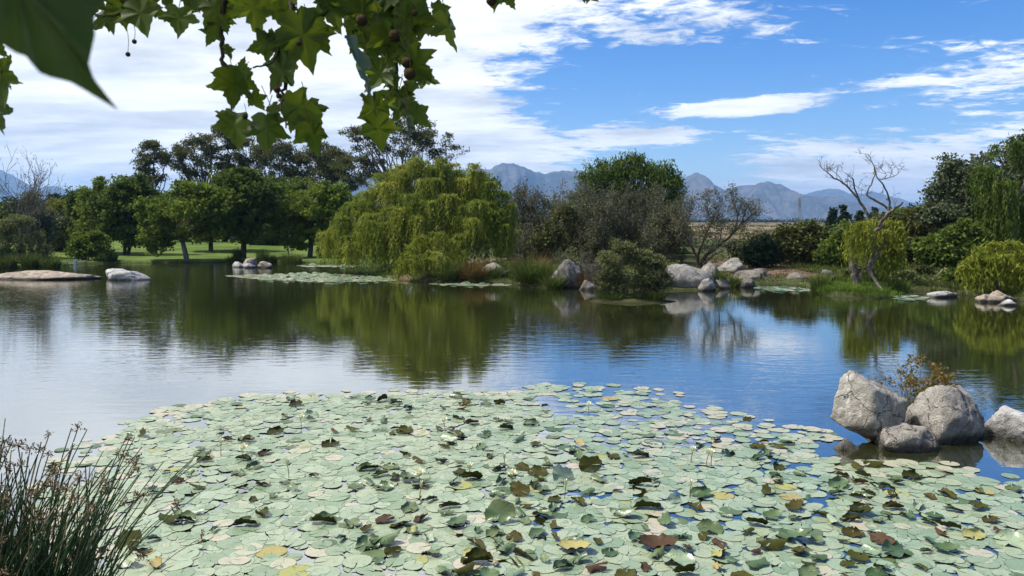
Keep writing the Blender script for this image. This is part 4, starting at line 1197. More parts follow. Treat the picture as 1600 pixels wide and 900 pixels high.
pm, N = mat_new('weathered_white_paint')
tcn = N.new('ShaderNodeTexCoord')
n1 = N.noise(tcn.outputs['Object'], 8, 5, 0.6)
out_surface(N, principled(N, N.mix(N.ramp(n1, 0.4, 0.7), (0.78, 0.77, 0.74), (0.55, 0.53, 0.48)), 0.7).outputs[0])
c = G(118, 414)
t = thing('mooring_post', 'short white post with a thin rail at the left waterline', 'post', (c.x, c.y, 0))
mobj('post', boxes_mesh('post', [((0, 0, 0.10), (0.19, 0.19, 0.5)), ((0, 0, 0.37), (0.23, 0.23, 0.05))], pm), t)
mobj('rail', boxes_mesh('rail', [((0.45, 0.02, 0.30), (0.68, 0.06, 0.05)), ((-0.85, 0.02, 0.12), (1.4, 0.08, 0.05))], pm, 0.01), t)
cz = P(434, 385, 86); zb = gz(cz.x, 86)
t = thing('stone_post', 'small pale weathered post standing at the back of the lawn', 'post', (cz.x, 86, zb))
mobj('shaft', boxes_mesh('shaft', [((0, 0, 0.32), (0.22, 0.22, 0.75))], MR['tan'], 0.05), t)
me = rock_mesh((0.24, 0.22, 0.2), 71, 7, 3); me.materials.append(MR['tan'])
o = mobj('head', me, t); o.location = (0, 0, 0.8)

# ------------------------------------------------------------------ pylon, far tree line
sm, N = mat_new('galvanised_steel')
out_surface(N, principled(N, (0.20, 0.21, 0.22), 0.6, 0.4).outputs[0])
Dp = 1300.0
c = P(1248, 345, Dp); gzp = gz(c.x, Dp)
H = P(1248, 307, Dp).z - gzp
t = thing('power_pylon', 'steel lattice power pylon on the plain below the mountains', 'pylon', (c.x, Dp, gzp))
p0, p1 = [], []
lv = [(0, 5.5), (0.18, 4.2), (0.34, 3.1), (0.48, 2.2), (0.60, 1.6), (0.72, 1.5), (0.82, 1.5), (0.92, 1.4), (1.0, 0.2)]
cor = ((1, 1), (-1, 1), (-1, -1), (1, -1))
for (a, w0), (b, w1_) in zip(lv[:-1], lv[1:]):
    for k in range(4):
        x0, y0 = cor[k]; x1, y1 = cor[(k + 1) % 4]
        p0 += [(x0 * w0, y0 * w0, a * H), (x0 * w0, y0 * w0, a * H), (x1 * w0, y1 * w0, a * H), (x0 * w1_, y0 * w1_, b * H)]
        p1 += [(x0 * w1_, y0 * w1_, b * H), (x1 * w1_, y1 * w1_, b * H), (x0 * w1_, y0 * w1_, b * H), (x1 * w1_, y1 * w1_, b * H)]
V, F = sticks(p0, p1, 0.22, 0.22, 4)
mobj('lattice_mast', np_mesh('lattice_mast', V, F, sm), t, 'stuff')
for k, (a, w_) in enumerate(((0.72, 6.5), (0.82, 7.5), (0.92, 6.0))):
    q0, q1 = [], []
    for s in (-1, 1):
        for y_ in (-1.2, 1.2):
            q0 += [(s * 1.4, y_, a * H), (s * 1.4, y_, a * H + 2.4)]; q1 += [(s * w_, 0, a * H + 0.8)] * 2
    V, F = sticks(q0, q1, 0.2, 0.16, 4)
    mobj('cross_arm', np_mesh('cross_arm', V, F, sm), t)
parts, rn = [], []
nl = 900
ang = rng.uniform(-0.1, 0.62, nl); dist = rng.uniform(900, 1500, nl)
cx, cy = np.sin(ang) * dist, np.cos(ang) * dist
hz_ = rng.uniform(2.0, 5.0, nl)
base = np.stack([cx, cy, ground_h(cx, cy)], 1)
cen = base[:, None, :] + np.abs(rng.normal(size=(nl, 26, 3))) * np.array([1, 1, 1]) * np.stack([hz_ * 1.1, hz_, hz_ * 0.5], 1)[:, None, :] * np.sign(rng.normal(size=(nl, 26, 3)) + np.array([0, 0, 9]))
cen = cen.reshape(-1, 3)
V, F = leaf_quads(cen, 2.2, 0.8)
o = mobj('far_treeline', np_mesh('far_treeline', V, F, ML['conifer'], False, {'rnd': np.repeat(rng.uniform(0, 1, len(cen)), 4), 'clump': np.zeros(len(V))}), kind='stuff')
o['label'] = 'thin dark line of far trees along the dry plain'; o['category'] = 'trees'
nl = 500
ang = rng.uniform(0.15, 0.5, nl); dist = rng.uniform(130, 620, nl)
cx, cy = np.sin(ang) * dist, np.cos(ang) * dist
base = np.stack([cx, cy, ground_h(cx, cy)], 1)
cen = (base[:, None, :] + rng.normal(size=(nl, 30, 3)) * np.array([0.9, 0.9, 0.22]) * rng.uniform(0.5, 1.6, nl)[:, None, None] + np.array([0, 0, 0.25])).reshape(-1, 3)
V, F = leaf_quads(cen, 0.5, 0.7)
o = mobj('field_scrub', np_mesh('field_scrub', V, F, ML['olive'], False, {'rnd': np.repeat(rng.uniform(0, 1, len(cen)), 4), 'clump': np.zeros(len(V))}), kind='stuff')
o['label'] = 'scattered low scrub on the dry field beyond the bank'; o['category'] = 'scrub'

# ------------------------------------------------------------------ boulders on the near right
rock('big tilted grey boulder, tallest of the near right boulder group', 1304, 1420, 580, 680, 10.75, 'granite', 81, 0.72, 0.04, (0.0, 0.16, 0.2), planes=13, rough=0.075, sub=5)
rock('low rounded boulder in front of the big tilted one', 1368, 1472, 654, 708, 10.35, 'granite', 82, 0.75, 0.22, planes=13, rough=0.075, sub=5)
rock('domed grey boulder right of the low one in the near group', 1428, 1542, 606, 698, 10.75, 'granite', 83, 0.75, 0.16, planes=13, rough=0.075, sub=5)
rock('boulder half hidden at the back of the near group', 1452, 1530, 602, 680, 11.5, 'granite', 84, 0.75, 0.2, planes=9, rough=0.07)
rock('dark wet boulder wedged under the big tilted one', 1335, 1450, 655, 698, 11.05, 'dark', 85, 0.6, 0.3, planes=9, rough=0.08)
rock('flat brown stone at the right foot of the near boulder group', 1524, 1572, 671, 693, 10.9, 'tan', 86, 0.8, 0.35, planes=7, rough=0.07)
rock('pale boulder cut by the right edge of the view', 1556, 1660, 636, 696, 10.8, 'white', 87, 0.8, 0.25, planes=13, rough=0.075, sub=5)
rock('small half sunk stone among pads left of the near boulders', 1312, 1362, 684, 712, 10.25, 'granite', 88, 0.7, 0.4, planes=7, rough=0.08)
rust = leaf_mat('foliage_rust', (0.110, 0.140, 0.028), (0.30, 0.150, 0.045), 0.4)
ML['rust'] = rust
c = P(1432, 640, 11.25)
segs, tips = [], []
for k in range(9):
    grow((rng.normal() * 0.05, rng.normal() * 0.05, 0.05), np.array([rng.normal() * 0.45 + 0.05, rng.normal() * 0.3, 1.0]), 0.42, 0.008, 0, 2, segs, tips, 0.05, 0.6, (3, 4), 0.55)
t = thing('rock_shrub', 'small shrub with rusty leaves growing between the near boulders', 'shrub', (c.x, c.y, 0.28))
V, F = sticks(np.array([s[0] for s in segs]), np.array([s[1] for s in segs]), np.maximum([s[2] for s in segs], 0.003), np.maximum([s[3] for s in segs], 0.0025), 4)
mobj('stems', np_mesh('stems', V, F, MB['thicket']), t, 'stuff')
tp = np.array([q for q, _ in tips])
cen = (tp[:, None, :] + rng.normal(size=(len(tp), 16, 3)) * 0.035).reshape(-1, 3)
V, F = leaf_quads(cen, 0.052 * rng.uniform(0.6, 1.3, len(cen)), 0.45)
mobj('foliage', np_mesh('foliage', V, F, ML['rust'], False, {'rnd': np.repeat(rng.uniform(0, 1, len(cen)), 4), 'clump': np.zeros(len(V))}), t, 'stuff')
c = P(1418, 640, 11.4)
t = thing('grass_tuft', 'thin pale grass stalks rising behind the big tilted boulder', 'grass', (c.x, c.y, 0.25))
V, F, rn = blades((0, 0, 0), 60, 0.95, 0.08, 0.35, 0.006, 5)
mobj('blades', np_mesh('blades', V, F, ML['sage'], False, {'rnd': rn, 'clump': rn * 0}), t, 'stuff')
c = P(1432, 650, 11.0)
t = thing('grass_tuft', 'dense green grass tuft in the gap between the near boulders', 'grass', (c.x, c.y, 0.25))
V, F, rn = blades((0, 0, 0), 240, 0.36, 0.10, 0.5, 0.007, 4)
mobj('blades', np_mesh('blades', V, F, ML['reed'], False, {'rnd': rn, 'clump': rn * 0}), t, 'stuff')

# ------------------------------------------------------------------ water lilies
def pad_mat(name, c1, c2, c3, rough=0.30, spec=0.6, trans=0.0):
    m_, N = mat_new(name)
    g = N.new('ShaderNodeNewGeometry')
    oi = N.new('ShaderNodeObjectInfo')
    rid = N.m('FRACT', N.m('ADD', g.outputs['Random Per Island'], oi.outputs['Random']))
    rad = N.new('ShaderNodeAttribute', attribute_name='rad').outputs['Fac']
    ang = N.new('ShaderNodeAttribute', attribute_name='ang').outputs['Fac']
    n1 = N.noise(g.outputs['Position'], 18.0, 5, 0.65)
    n2 = N.noise(g.outputs['Position'], 1.3, 3, 0.5)
    n3 = N.noise(g.outputs['Position'], 60.0, 3, 0.6)
    col = N.mix(rid, c1, c2)
    col = N.mix(N.ramp(N.m('ADD', N.m('MULTIPLY', rid, 0.25), n2), 0.58, 0.80, 0, 0.6), col, c3)
    # veins, blotches, dark brown outline of uneven width along the rim
    vein = N.m('ABSOLUTE', N.m('SINE', N.m('MULTIPLY', ang, 8.0)))
    col = N.mix(N.m('MULTIPLY', N.ramp(vein, 0.16, 0.0), N.ramp(rad, 0.95, 0.2, 0.0, 0.35)), col, (c2[0] * 1.25, c2[1] * 1.2, c2[2] * 1.2))
    col = N.mix(N.ramp(n1, 0.55, 0.72, 0, 0.55), col, (c3[0] * 0.55, c3[1] * 0.46, c3[2] * 0.42))
    col = N.mix(N.ramp(n3, 0.62, 0.74, 0, 0.5), col, (c1[0] * 0.4, c1[1] * 0.34, c1[2] * 0.3))
    edge = N.m('ADD', rad, N.m('MULTIPLY', N.m('SUBTRACT', n1, 0.5), 0.10))
    col = N.mix(N.ramp(edge, 0.94, 0.99, 0.0, 0.7), col, (0.060, 0.050, 0.028))
    b = principled(N, col, N.ramp(n1, 0.35, 0.7, rough - 0.06, rough + 0.14), spec, bump(N, N.m('ADD', n1, N.m('MULTIPLY', vein, 0.25)), 0.35, 0.01))
    if trans > 0:
        t = N.new('ShaderNodeBsdfTranslucent'); N.nt.links.new(col, t.inputs['Color'])
        mx = N.new('ShaderNodeMixShader'); mx.inputs[0].default_value = trans
        N.nt.links.new(b.outputs[0], mx.inputs[1]); N.nt.links.new(t.outputs[0], mx.inputs[2])
        out_surface(N, mx.outputs[0])
    else:
        out_surface(N, b.outputs[0])
    return m_


PAD = [pad_mat('pad_green', (0.170, 0.240, 0.140), (0.310, 0.375, 0.255), (0.30, 0.33, 0.20)),
       pad_mat('pad_pink', (0.37, 0.36, 0.245), (0.42, 0.36, 0.275), (0.32, 0.36, 0.23)),
       pad_mat('pad_yellow', (0.28, 0.30, 0.11), (0.33, 0.27, 0.10), (0.26, 0.20, 0.09), 0.6, 0.2),
       pad_mat('pad_deep_green', (0.040, 0.082, 0.026), (0.090, 0.140, 0.050), (0.11, 0.13, 0.045), 0.36)]
UNDER = [pad_mat('leaf_underside_olive', (0.034, 0.042, 0.009), (0.078, 0.082, 0.015), (0.075, 0.046, 0.016), 0.6, 0.15, 0.25),
         pad_mat('leaf_underside_red', (0.060, 0.030, 0.018), (0.105, 0.060, 0.032), (0.055, 0.035, 0.018), 0.6, 0.2, 0.25)]


def disc(seed, n=34, wave=0.02, slit=0.10):
    """unit lily leaf with a radial slit and a toothed rim: rings at 0, .5, .85, 1"""
    rs = np.random.default_rng(seed)
    a = np.linspace(slit, 2 * math.pi - slit, n)
    ecc = rs.uniform(0.9, 1.06)
    rim = 1.0 + 0.022 * np.where(np.arange(n) % 2 == 0, 1, -1) + 0.035 * np.sin(a * 2 + rs.uniform(0, 6)) + 0.02 * np.sin(a * 5 + rs.uniform(0, 6))
    ph = rs.uniform(0, 6, 3)
    V = [(0.06, 0, 0)]
    for rr_ in (0.5, 0.85, 1.0):
        z_ = wave * rr_ ** 3 * (np.sin(a * 3 + ph[0]) * 0.6 + np.sin(a * 5 + ph[1]) * 0.35 + 0.25) 
        q = rr_ if rr_ < 1 else rim
        V += list(zip(np.cos(a) * q * ecc, np.sin(a) * q, z_))
    V = np.array(V)
    F = []
    for i in range(n - 1):
        F.append((0, 1 + i, 2 + i, 2 + i))
        for k in range(2):
            o_ = 1 + k * n
            F.append((o_ + i, o_ + n + i, o_ + n + i + 1, o_ + i + 1))
    return V, F


def tri_mesh(name, V, F, mats, midx=None, smooth=True, attrs=None):
    me = bpy.data.meshes.new(name)
    me.from_pydata([tuple(v_) for v_ in V], [], [tuple(dict.fromkeys(f_)) for f_ in F])
    for m_ in mats:
        me.materials.append(m_)
    if midx is not None:
        me.polygons.foreach_set('material_index', np.array(midx, dtype=np.int32))
    me.polygons.foreach_set('use_smooth', np.full(len(me.polygons), smooth))
    for an, av in (attrs or {}).items():
        me.attributes.new(an, 'FLOAT', 'POINT').data.foreach_set('value', np.ascontiguousarray(av, dtype=np.float32))
    me.update()
    return me


DISCS = [disc(100 + k) for k in range(12)]
def disc_attr(n=34):
    a = np.linspace(0.10, 2 * math.pi - 0.10, n)
    return np.concatenate([[0], np.full(n, 0.5), np.full(n, 0.85), np.full(n, 1.0)]), np.concatenate([[0], a, a, a])


D_RAD, D_ANG = disc_attr()
PADME = [tri_mesh('lily_pad', V, F, [PAD[0]], attrs={'rad': D_RAD, 'ang': D_ANG}) for V, F in DISCS]
bed_px = [(70, 730), (90, 698), (150, 680), (185, 662), (240, 640), (330, 622), (420, 612), (560, 609), (700, 610), (790, 606), (850, 598), (900, 597), (965, 600),
          (1070, 612), (1090, 628), (1180, 648), (1225, 662), (1310, 670), (1322, 690), (1400, 712), (1500, 722), (1600, 742), (1720, 775), (1820, 830), (1900, 960), (800, 1010), (60, 960), (30, 840)]
BED = np.array([G(a, b)[:2] for a, b in bed_px])


def inside(poly, x, y):
    ins = False
    n = len(poly)
    for i in range(n):
        ax, ay = poly[i]; bx, by = poly[(i + 1) % n]
        if (ay > y) != (by > y) and x < (bx - ax) * (y - ay) / (by - ay) + ax:
            ins = not ins
    return ins


def edge_d(poly, x, y):
    best = 1e9
    n = len(poly)
    for i in range(n):
        ax, ay = poly[i]; bx, by = poly[(i + 1) % n]
        ex, ey = bx - ax, by - ay
        t_ = min(1, max(0, ((x - ax) * ex + (y - ay) * ey) / (ex * ex + ey * ey)))
        best = min(best, math.hypot(x - ax - t_ * ex, y - ay - t_ * ey))
    return best


def to_px(p):
    d = np.array(p, float) - np.array([0, 0, CAMH])
    yc = d[1] * CP - d[2] * SP
    zc = d[1] * SP + d[2] * CP
    return 800 + FPX * d[0] / yc, 450 - FPX * zc / yc


rb = random.Random(5)
pads = []
sp_ = 0.140
y = BED[:, 1].min(); row = 0
while y < BED[:, 1].max():
    x = BED[:, 0].min() + (row % 2) * sp_ / 2
    while x < BED[:, 0].max():
        qx, qy = x + rb.gauss(0, 0.045), y + rb.gauss(0, 0.045)
        x += sp_
        if not inside(BED, qx, qy):
            continue
        px, py = to_px((qx, qy, 0))
        ed = edge_d(BED, qx, qy)
        sparse = 0.0
        if px > 840 and py < 700:
            sparse = 0.46
        if px > 1180 and 690 < py < 790:
            sparse = max(sparse, 0.34)
        if px < 320 and py < 700:
            sparse = 0.36
        rag = 0.5 + 0.9 * mnoise.noise(Vector((qx * 0.9, qy * 0.9, 5.1)))
        if py < 760:
            sparse = max(sparse, 0.92 * max(0, 1 - ed / max(0.15, 0.9 * rag + 0.35)))
        sparse = max(sparse, 0.09)
        gap = mnoise.noise(Vector((qx * 0.8, qy * 0.8, 3.3)))
        if rb.random() < sparse + (0.35 if gap > 0.42 else 0):
            continue
        if px > 1310 and py < 716 and px < 1560:
            continue
        r_ = rb.choice((rb.uniform(0.055, 0.095), rb.uniform(0.085, 0.14), rb.uniform(0.09, 0.145))) * (1.06 if ed < 0.8 else 1.0) * (1.1 if rb.random() < 0.2 else 1)
        k = rb.random()
        pink = 0.62 * max(0, 1 - ed / 1.0) + (0.20 if px > 1000 and py < 720 else 0) + 0.05
        mi = 1 if k < pink else (2 if k < pink + 0.012 else (3 if k > 0.975 else 0))
        pads.append((qx, qy, r_, rb.uniform(0, 6.28), rb.gauss(0, 0.008), rb.gauss(0, 0.008), rb.uniform(0.003, 0.012), rb.randrange(12), mi, px, py))
    y += sp_ * 0.86; row += 1

bed = thing('water_lily_bed', 'wide bed of pale green water lily pads covering the near water', 'water lilies', (BED[:, 0].mean(), BED[:, 1].mean(), 0))
bc = np.array(bed.location)
vis = [i for i, p in enumerate(pads) if -20 < p[9] < 1620 and 580 < p[10] < 915]
vis.sort(key=lambda i: -pads[i][2] / pads[i][1])
single = set(vis[:300])
mV, mF, mM, off = [], [], [], 0
for i, (qx, qy, r_, rz, tx, ty, z_, var, mi, px, py) in enumerate(pads):
    if i in single:
        o = bpy.data.objects.new('lily_pad', PADME[var])
        link(o, bed)
        o.location = Vector((qx, qy, z_)) - bed.location
        o.rotation_euler = (tx, ty, rz)
        o.scale = (r_, r_, r_)
        if mi:
            o.material_slots[0].link = 'OBJECT'
            o.material_slots[0].material = PAD[mi]
    else:
        M_ = np.array(Matrix.LocRotScale(Vector((qx, qy, z_)), Matrix.Rotation(rz, 3, 'Z').to_quaternion(), Vector((r_, r_, r_))))
        V, F = DISCS[var]
        vv = V @ M_[:3, :3].T + M_[:3, 3]
        vv[:, 2] += (vv[:, 0] - qx) * tx + (vv[:, 1] - qy) * ty
        mV.append(vv - bc)
        mF += [tuple(j + off for j in f_) for f_ in F]
        mM += [mi] * len(F)
        off += len(V)
mobj('lily_pads', tri_mesh('lily_pads', np.vstack(mV), mF, PAD, mM, attrs={'rad': np.tile(D_RAD, len(mV)), 'ang': np.tile(D_ANG, len(mV))}), bed, 'stuff')


def curl(seed, kind, n=30):
    rs = np.random.default_rng(seed)
    V, F = disc(seed, n, 0.07)
    ang = rs.uniform(0, 6.28)
    ca, sa = math.cos(ang), math.sin(ang)
    x_ = V[:, 0] * ca - V[:, 1] * sa; y_ = V[:, 0] * sa + V[:, 1] * ca; z_ = V[:, 2].copy()
    rho = rs.uniform(0.32, 0.6)

    def arc(s, rho, cap):
        th_ = np.minimum(s / rho, cap)
        rest = np.maximum(s - rho * cap, 0)
        return rho * np.sin(th_) + rest * math.cos(cap), rho * (1 - np.cos(th_)) + rest * math.sin(cap)
    if kind == 0:                                   # one side folded up
        s = np.maximum(y_ - rs.uniform(-0.15, 0.25), 0)
        a_, b_ = arc(s, rho, rs.uniform(1.2, 2.2)); y_ = np.where(s > 0, y_ - s + a_, y_); z_ = z_ + b_
    elif kind == 1:                                 # nearly the whole leaf stands up
        s = np.maximum(y_ + rs.uniform(0.45, 0.8), 0)
        a_, b_ = arc(s, rho * 0.7, rs.uniform(0.9, 1.5)); y_ = np.where(s > 0, y_ - s + a_, y_); z_ = z_ + b_
    elif kind == 2:                                 # both sides folded up
        s = np.maximum(np.abs(y_) - 0.08, 0)
        a_, b_ = arc(s, rho, rs.uniform(0.9, 1.5)); y_ = np.sign(y_) * (np.abs(y_) - s + a_); z_ = z_ + b_
    elif kind == 3:                                 # arched over the water
        s = np.abs(y_)
        a_, b_ = arc(s, rho * 1.5, 1.3); y_ = np.sign(y_) * a_; z_ = z_ + 0.55 - b_ + 0.2 * x_
    else:                                           # shallow cup
        r2 = x_ ** 2 + y_ ** 2
        z_ = z_ + 0.34 * r2 ** 1.2 + 0.12 * x_ + 0.08
    rim = np.hypot(V[:, 0], V[:, 1]) ** 4
    at_ = np.arctan2(V[:, 1], V[:, 0])
    z_ = z_ + 0.10 * rim * np.sin(5 * at_ + rs.uniform(0, 6)) + 0.08 * rim * np.sin(11 * at_ + rs.uniform(0, 6))
    x_ = x_ * rs.uniform(1.0, 1.3); y_ = y_ * rs.uniform(0.75, 1.0) + 0.10 * rim * np.sin(4 * at_ + rs.uniform(0, 6))
    T = np.stack([x_, y_, z_], 1)
    nrm = np.zeros_like(T)
    for f_ in F:
        a_, b_, c2 = T[f_[0]], T[f_[1]], T[f_[2]]
        nn = np.cross(b_ - a_, c2 - a_)
        for j in set(f_):
            nrm[j] += nn
    B = T - unit(nrm) * 0.022
    n0 = len(T)
    FF = list(F) + [tuple(n0 + j for j in reversed(f_)) for f_ in F]
    return np.vstack([T, B]), FF, [0] * len(F) + [1] * len(F)


CURL = []
for k in range(20):
    V, F, M_ = curl(300 + k, (0, 2, 2, 3, 0, 4, 2, 3, 1, 0)[k % 10])
    r30, a30 = disc_attr(30)
    CURL.append(tri_mesh('curled_leaf', V, F, [PAD[3], UNDER[0]], M_, attrs={'rad': np.tile(r30, 2), 'ang': np.tile(a30, 2)}))
pts = []
# upright leaves one can pick out by eye, then the scattered rest
for (px, py, s_, k) in ((922, 735, 0.17, 1), (876, 752, 0.17, 1), (782, 815, 0.18, 1), (840, 742, 0.17, 0), (1060, 880, 0.2, 0), (1028, 858, 0.2, 4), (897, 862, 0.18, 5), (1345, 806, 0.17, 4), (1362, 730, 0.16, 3),
                        (700, 688, 0.16, 0), (632, 676, 0.17, 0), (462, 634, 0.16, 0), (486, 652, 0.17, 0), (385, 690, 0.16, 2), (430, 678, 0.16, 0), (575, 735, 0.17, 2), (640, 752, 0.16, 4), (1010, 795, 0.2, 2), (975, 808, 0.18, 3),
                        (385, 822, 0.16, 2), (268, 818, 0.17, 3), (290, 815, 0.15, 2), (205, 855, 0.16, 1), (198, 884, 0.14, 1), (728, 634, 0.15, 3), (712, 622, 0.15, 0), (618, 632, 0.14, 2), (1425, 748, 0.15, 0), (1580, 850, 0.2, 0), (745, 880, 0.18, 2),
                        (505, 818, 0.17, 2), (575, 855, 0.17, 0), (600, 852, 0.17, 3), (1095, 775, 0.16, 0), (1110, 830, 0.18, 0), (1240, 845, 0.18, 4), (1310, 760, 0.16, 0), (1205, 858, 0.18, 3), (1400, 865, 0.2, 0), (600, 765, 0.15, 0), (830, 665, 0.15, 0), (790, 672, 0.15, 2), (1168, 660, 0.08, 1), (1000, 715, 0.16, 2)):
    pts.append((*G(px, py)[:2], s_ * 0.68, k))
tries = 0
while len(pts) < 300 and tries < 9000:
    tries += 1
    px, py = rb.uniform(200, 1600), 622 + 285 * rb.random() ** 0.85
    if (px > 860 and py < 690) or (px < 420 and py < 670) or (px > 1290 and py < 725):
        continue
    if px < 520 and rb.random() < 0.5:
        continue
    g_ = G(px, py)
    if mnoise.noise(Vector((g_.x * 0.7, g_.y * 0.7, 9.1))) < -0.12 + rb.uniform(-0.25, 0.25):
        continue
    if min(math.hypot(g_.x - q[0], g_.y - q[1]) for q in pts) < 0.17:
        continue
    pts.append((g_.x, g_.y, rb.uniform(0.05, 0.105), None))
for (qx, qy, s_, k) in pts:
    if k is None:
        var = rb.randrange(20); rz = rb.uniform(0, 6.28)
    else:
        var = {0: 0, 1: 8, 2: 1, 3: 3, 4: 5, 5: 15}[k] + rb.choice((0, 10)) * (k not in (5,)); rz = rb.uniform(-0.5, 0.5)
    o = bpy.data.objects.new('curled_leaf', CURL[var])
    link(o, bed)
    o.location = Vector((qx, qy, 0.03)) - bed.location
    o.rotation_euler = (rb.gauss(0, 0.1), rb.gauss(0, 0.1), rz)
    o.scale = (s_, s_, s_ * (rb.uniform(0.8, 1.05) if k is not None else rb.uniform(0.45, 0.9)))
    q = rb.random()
    if q < 0.50:
        o.material_slots[0].link = 'OBJECT'; o.material_slots[0].material = PAD[0] if q < 0.08 else (PAD[2] if q < 0.11 else (UNDER[1] if q < 0.16 else UNDER[0]))
    if rb.random() < 0.22:
        o.material_slots[1].link = 'OBJECT'; o.material_slots[1].material = UNDER[1]

# flowers
fm, N = mat_new('lily_petal')
out_surface(N, principled(N, (0.80, 0.78, 0.56), 0.5, 0.3).outputs[0])
stm, N = mat_new('lily_stalk')
out_surface(N, principled(N, (0.10, 0.07, 0.03), 0.6, 0.3).outputs[0])
cenm, N = mat_new('lily_stamens')
out_surface(N, principled(N, (0.75, 0.55, 0.06), 0.6, 0.3).outputs[0])


def petal_mesh(open_):
    L = 0.075
    t_ = np.linspace(0, 1, 5)
    w_ = np.array([0.004, 0.012, 0.014, 0.010, 0.001])
    xo = L * np.sin(open_) * t_ ** 0.9; zo = L * np.cos(open_) * t_
    V = []
    for a, b, c2 in zip(xo, zo, w_):
        V += [(a, -c2, b), (a * 0.92 + 0.0, 0, b - 0.004), (a, c2, b)]
    F = []
    for k in range(4):
        for j in range(2):
            F.append((k * 3 + j, k * 3 + j + 1, k * 3 + j + 4, k * 3 + j + 3))
    return tri_mesh('petal', np.array(V), F, [fm])


PET = [petal_mesh(0.95), petal_mesh(0.55), petal_mesh(0.22)]
stamen = tri_mesh('stamens', *merge([sticks([(0, 0, 0)] * 8, [(0.014 * math.cos(a), 0.014 * math.sin(a), 0.035) for a in np.arange(8) * 0.785], 0.003, 0.002, 4)]), [cenm])
for (px, py, h_, op) in ((345, 714, 0.16, 1), (380, 722, 0.16, 0), (377, 708, 0.18, 1), (471, 668, 0.14, 0), (452, 748, 0.16, 2), (920, 650, 0.16, 0), (1079, 724, 0.15, 1), (1103, 728, 0.15, 1), (1111, 729, 0.14, 1),
                         (735, 752, 0.14, 1), (656, 760, 0.14, 0), (696, 672, 0.12, 0), (1078, 780, 0.14, 2), (882, 780, 0.14, 2), (790, 733, 0.12, 2), (655, 780, 0.13, 2), (800, 760, 0.12, 0)):
    g_ = G(px, py)
    fl = bpy.data.objects.new('lily_flower', None); fl.empty_display_size = 0.05
    link(fl, bed); fl.location = g_ - bed.location
    lean = (rb.uniform(-0.03, 0.03), rb.uniform(-0.03, 0.03))
    V, F = tube(smooth_line([(0, 0, -0.05), (lean[0] * 0.4, lean[1] * 0.4, h_ * 0.5), (lean[0], lean[1], h_)], 3), np.full(7, 0.0045), 6)
    mobj('stalk', np_mesh('stalk', V, F, stm, True), fl)
    rings = ((7, 0), (6, 1), (4, 2)) if op == 0 else (((7, 1), (5, 2)) if op == 1 else ((5, 2),))
    for (n_, kind) in rings:
        for j in range(n_):
            o = bpy.data.objects.new('petal', PET[kind]); link(o, fl)
            o.location = (lean[0], lean[1], h_); o.rotation_euler = (0, 0, j * 6.283 / n_ + kind * 0.4)
            o.scale = (1.15,) * 3
    o = bpy.data.objects.new('stamens', stamen); link(o, fl); o.location = (lean[0], lean[1], h_)


def far_bed(label, outline, step, rmin, rmax, curled, seed, parent_name='water_lily_bed'):
    poly = np.array([G(a, b)[:2] for a, b in outline])
    q = random.Random(seed)
    ctr = Vector((poly[:, 0].mean(), poly[:, 1].mean(), 0))
    mV, mF, mM, off = [], [], [], 0
    y = poly[:, 1].min()
    while y < poly[:, 1].max():
        x = poly[:, 0].min()
        while x < poly[:, 0].max():
            qx, qy = x + q.gauss(0, step * 0.3), y + q.gauss(0, step * 0.3)
            x += step
            if not inside(poly, qx, qy) or q.random() < 0.14:
                continue
            V, F = DISCS[q.randrange(12)]
            r_ = q.uniform(rmin, rmax); a = q.uniform(0, 6.28)
            vv = np.stack([(V[:, 0] * math.cos(a) - V[:, 1] * math.sin(a)) * r_, (V[:, 0] * math.sin(a) + V[:, 1] * math.cos(a)) * r_, V[:, 2] * r_], 1)
            vv[:, 2] += vv[:, 0] * q.gauss(0, 0.012) + vv[:, 1] * q.gauss(0, 0.012)
            cu = q.random() < curled
            if cu:
                vv[:, 2] += np.maximum(vv[:, 1] - r_ * 0.35, 0) * q.uniform(0.4, 1.0)
            mV.append(vv + np.array([qx, qy, q.uniform(0.008, 0.03)]) - np.array(ctr))
            mF += [tuple(j + off for j in f_) for f_ in F]; off += len(V)
            mM += [3 if cu else q.choice((0, 0, 0, 1, 1))] * len(F)
        y += step * 0.85
    t = thing(parent_name, label, 'water lilies', ctr, 'far lily patches')
    mobj('lily_pads', tri_mesh('lily_pads', np.vstack(mV), mF, PAD, mM, attrs={'rad': np.tile(D_RAD * 0.9, len(mV)), 'ang': np.tile(D_ANG, len(mV))}), t, 'stuff')


far_bed('long distant patch of lily pads left of the great willow', [(345, 431), (420, 429), (500, 428), (600, 432), (642, 438), (560, 441.5), (470, 441), (400, 437)], 0.34, 0.15, 0.24, 0.25, 3)
far_bed('small bright patch of lily pads below the bare soil bank', [(1172, 449), (1230, 448.5), (1262, 451), (1272, 456), (1220, 456), (1190, 453)], 0.32, 0.15, 0.22, 0.15, 4)
far_bed('small patch of lily pads right of the leaning log', [(1394, 462), (1430, 461), (1455, 465), (1440, 471), (1402, 470)], 0.3, 0.13, 0.2, 0.15, 5)
far_bed('thin strip of lily pads along the shore below the rust tipped clumps', [(668, 444), (740, 443.4), (800, 444.6), (800, 447), (730, 447.5), (690, 446)], 0.34, 0.15, 0.22, 0.1, 6)
far_bed('thin strip of lily pads near the small rock group', [(462, 415), (500, 414.5), (560, 416), (556, 418), (480, 417.4)], 0.5, 0.25, 0.34, 0.05, 7)

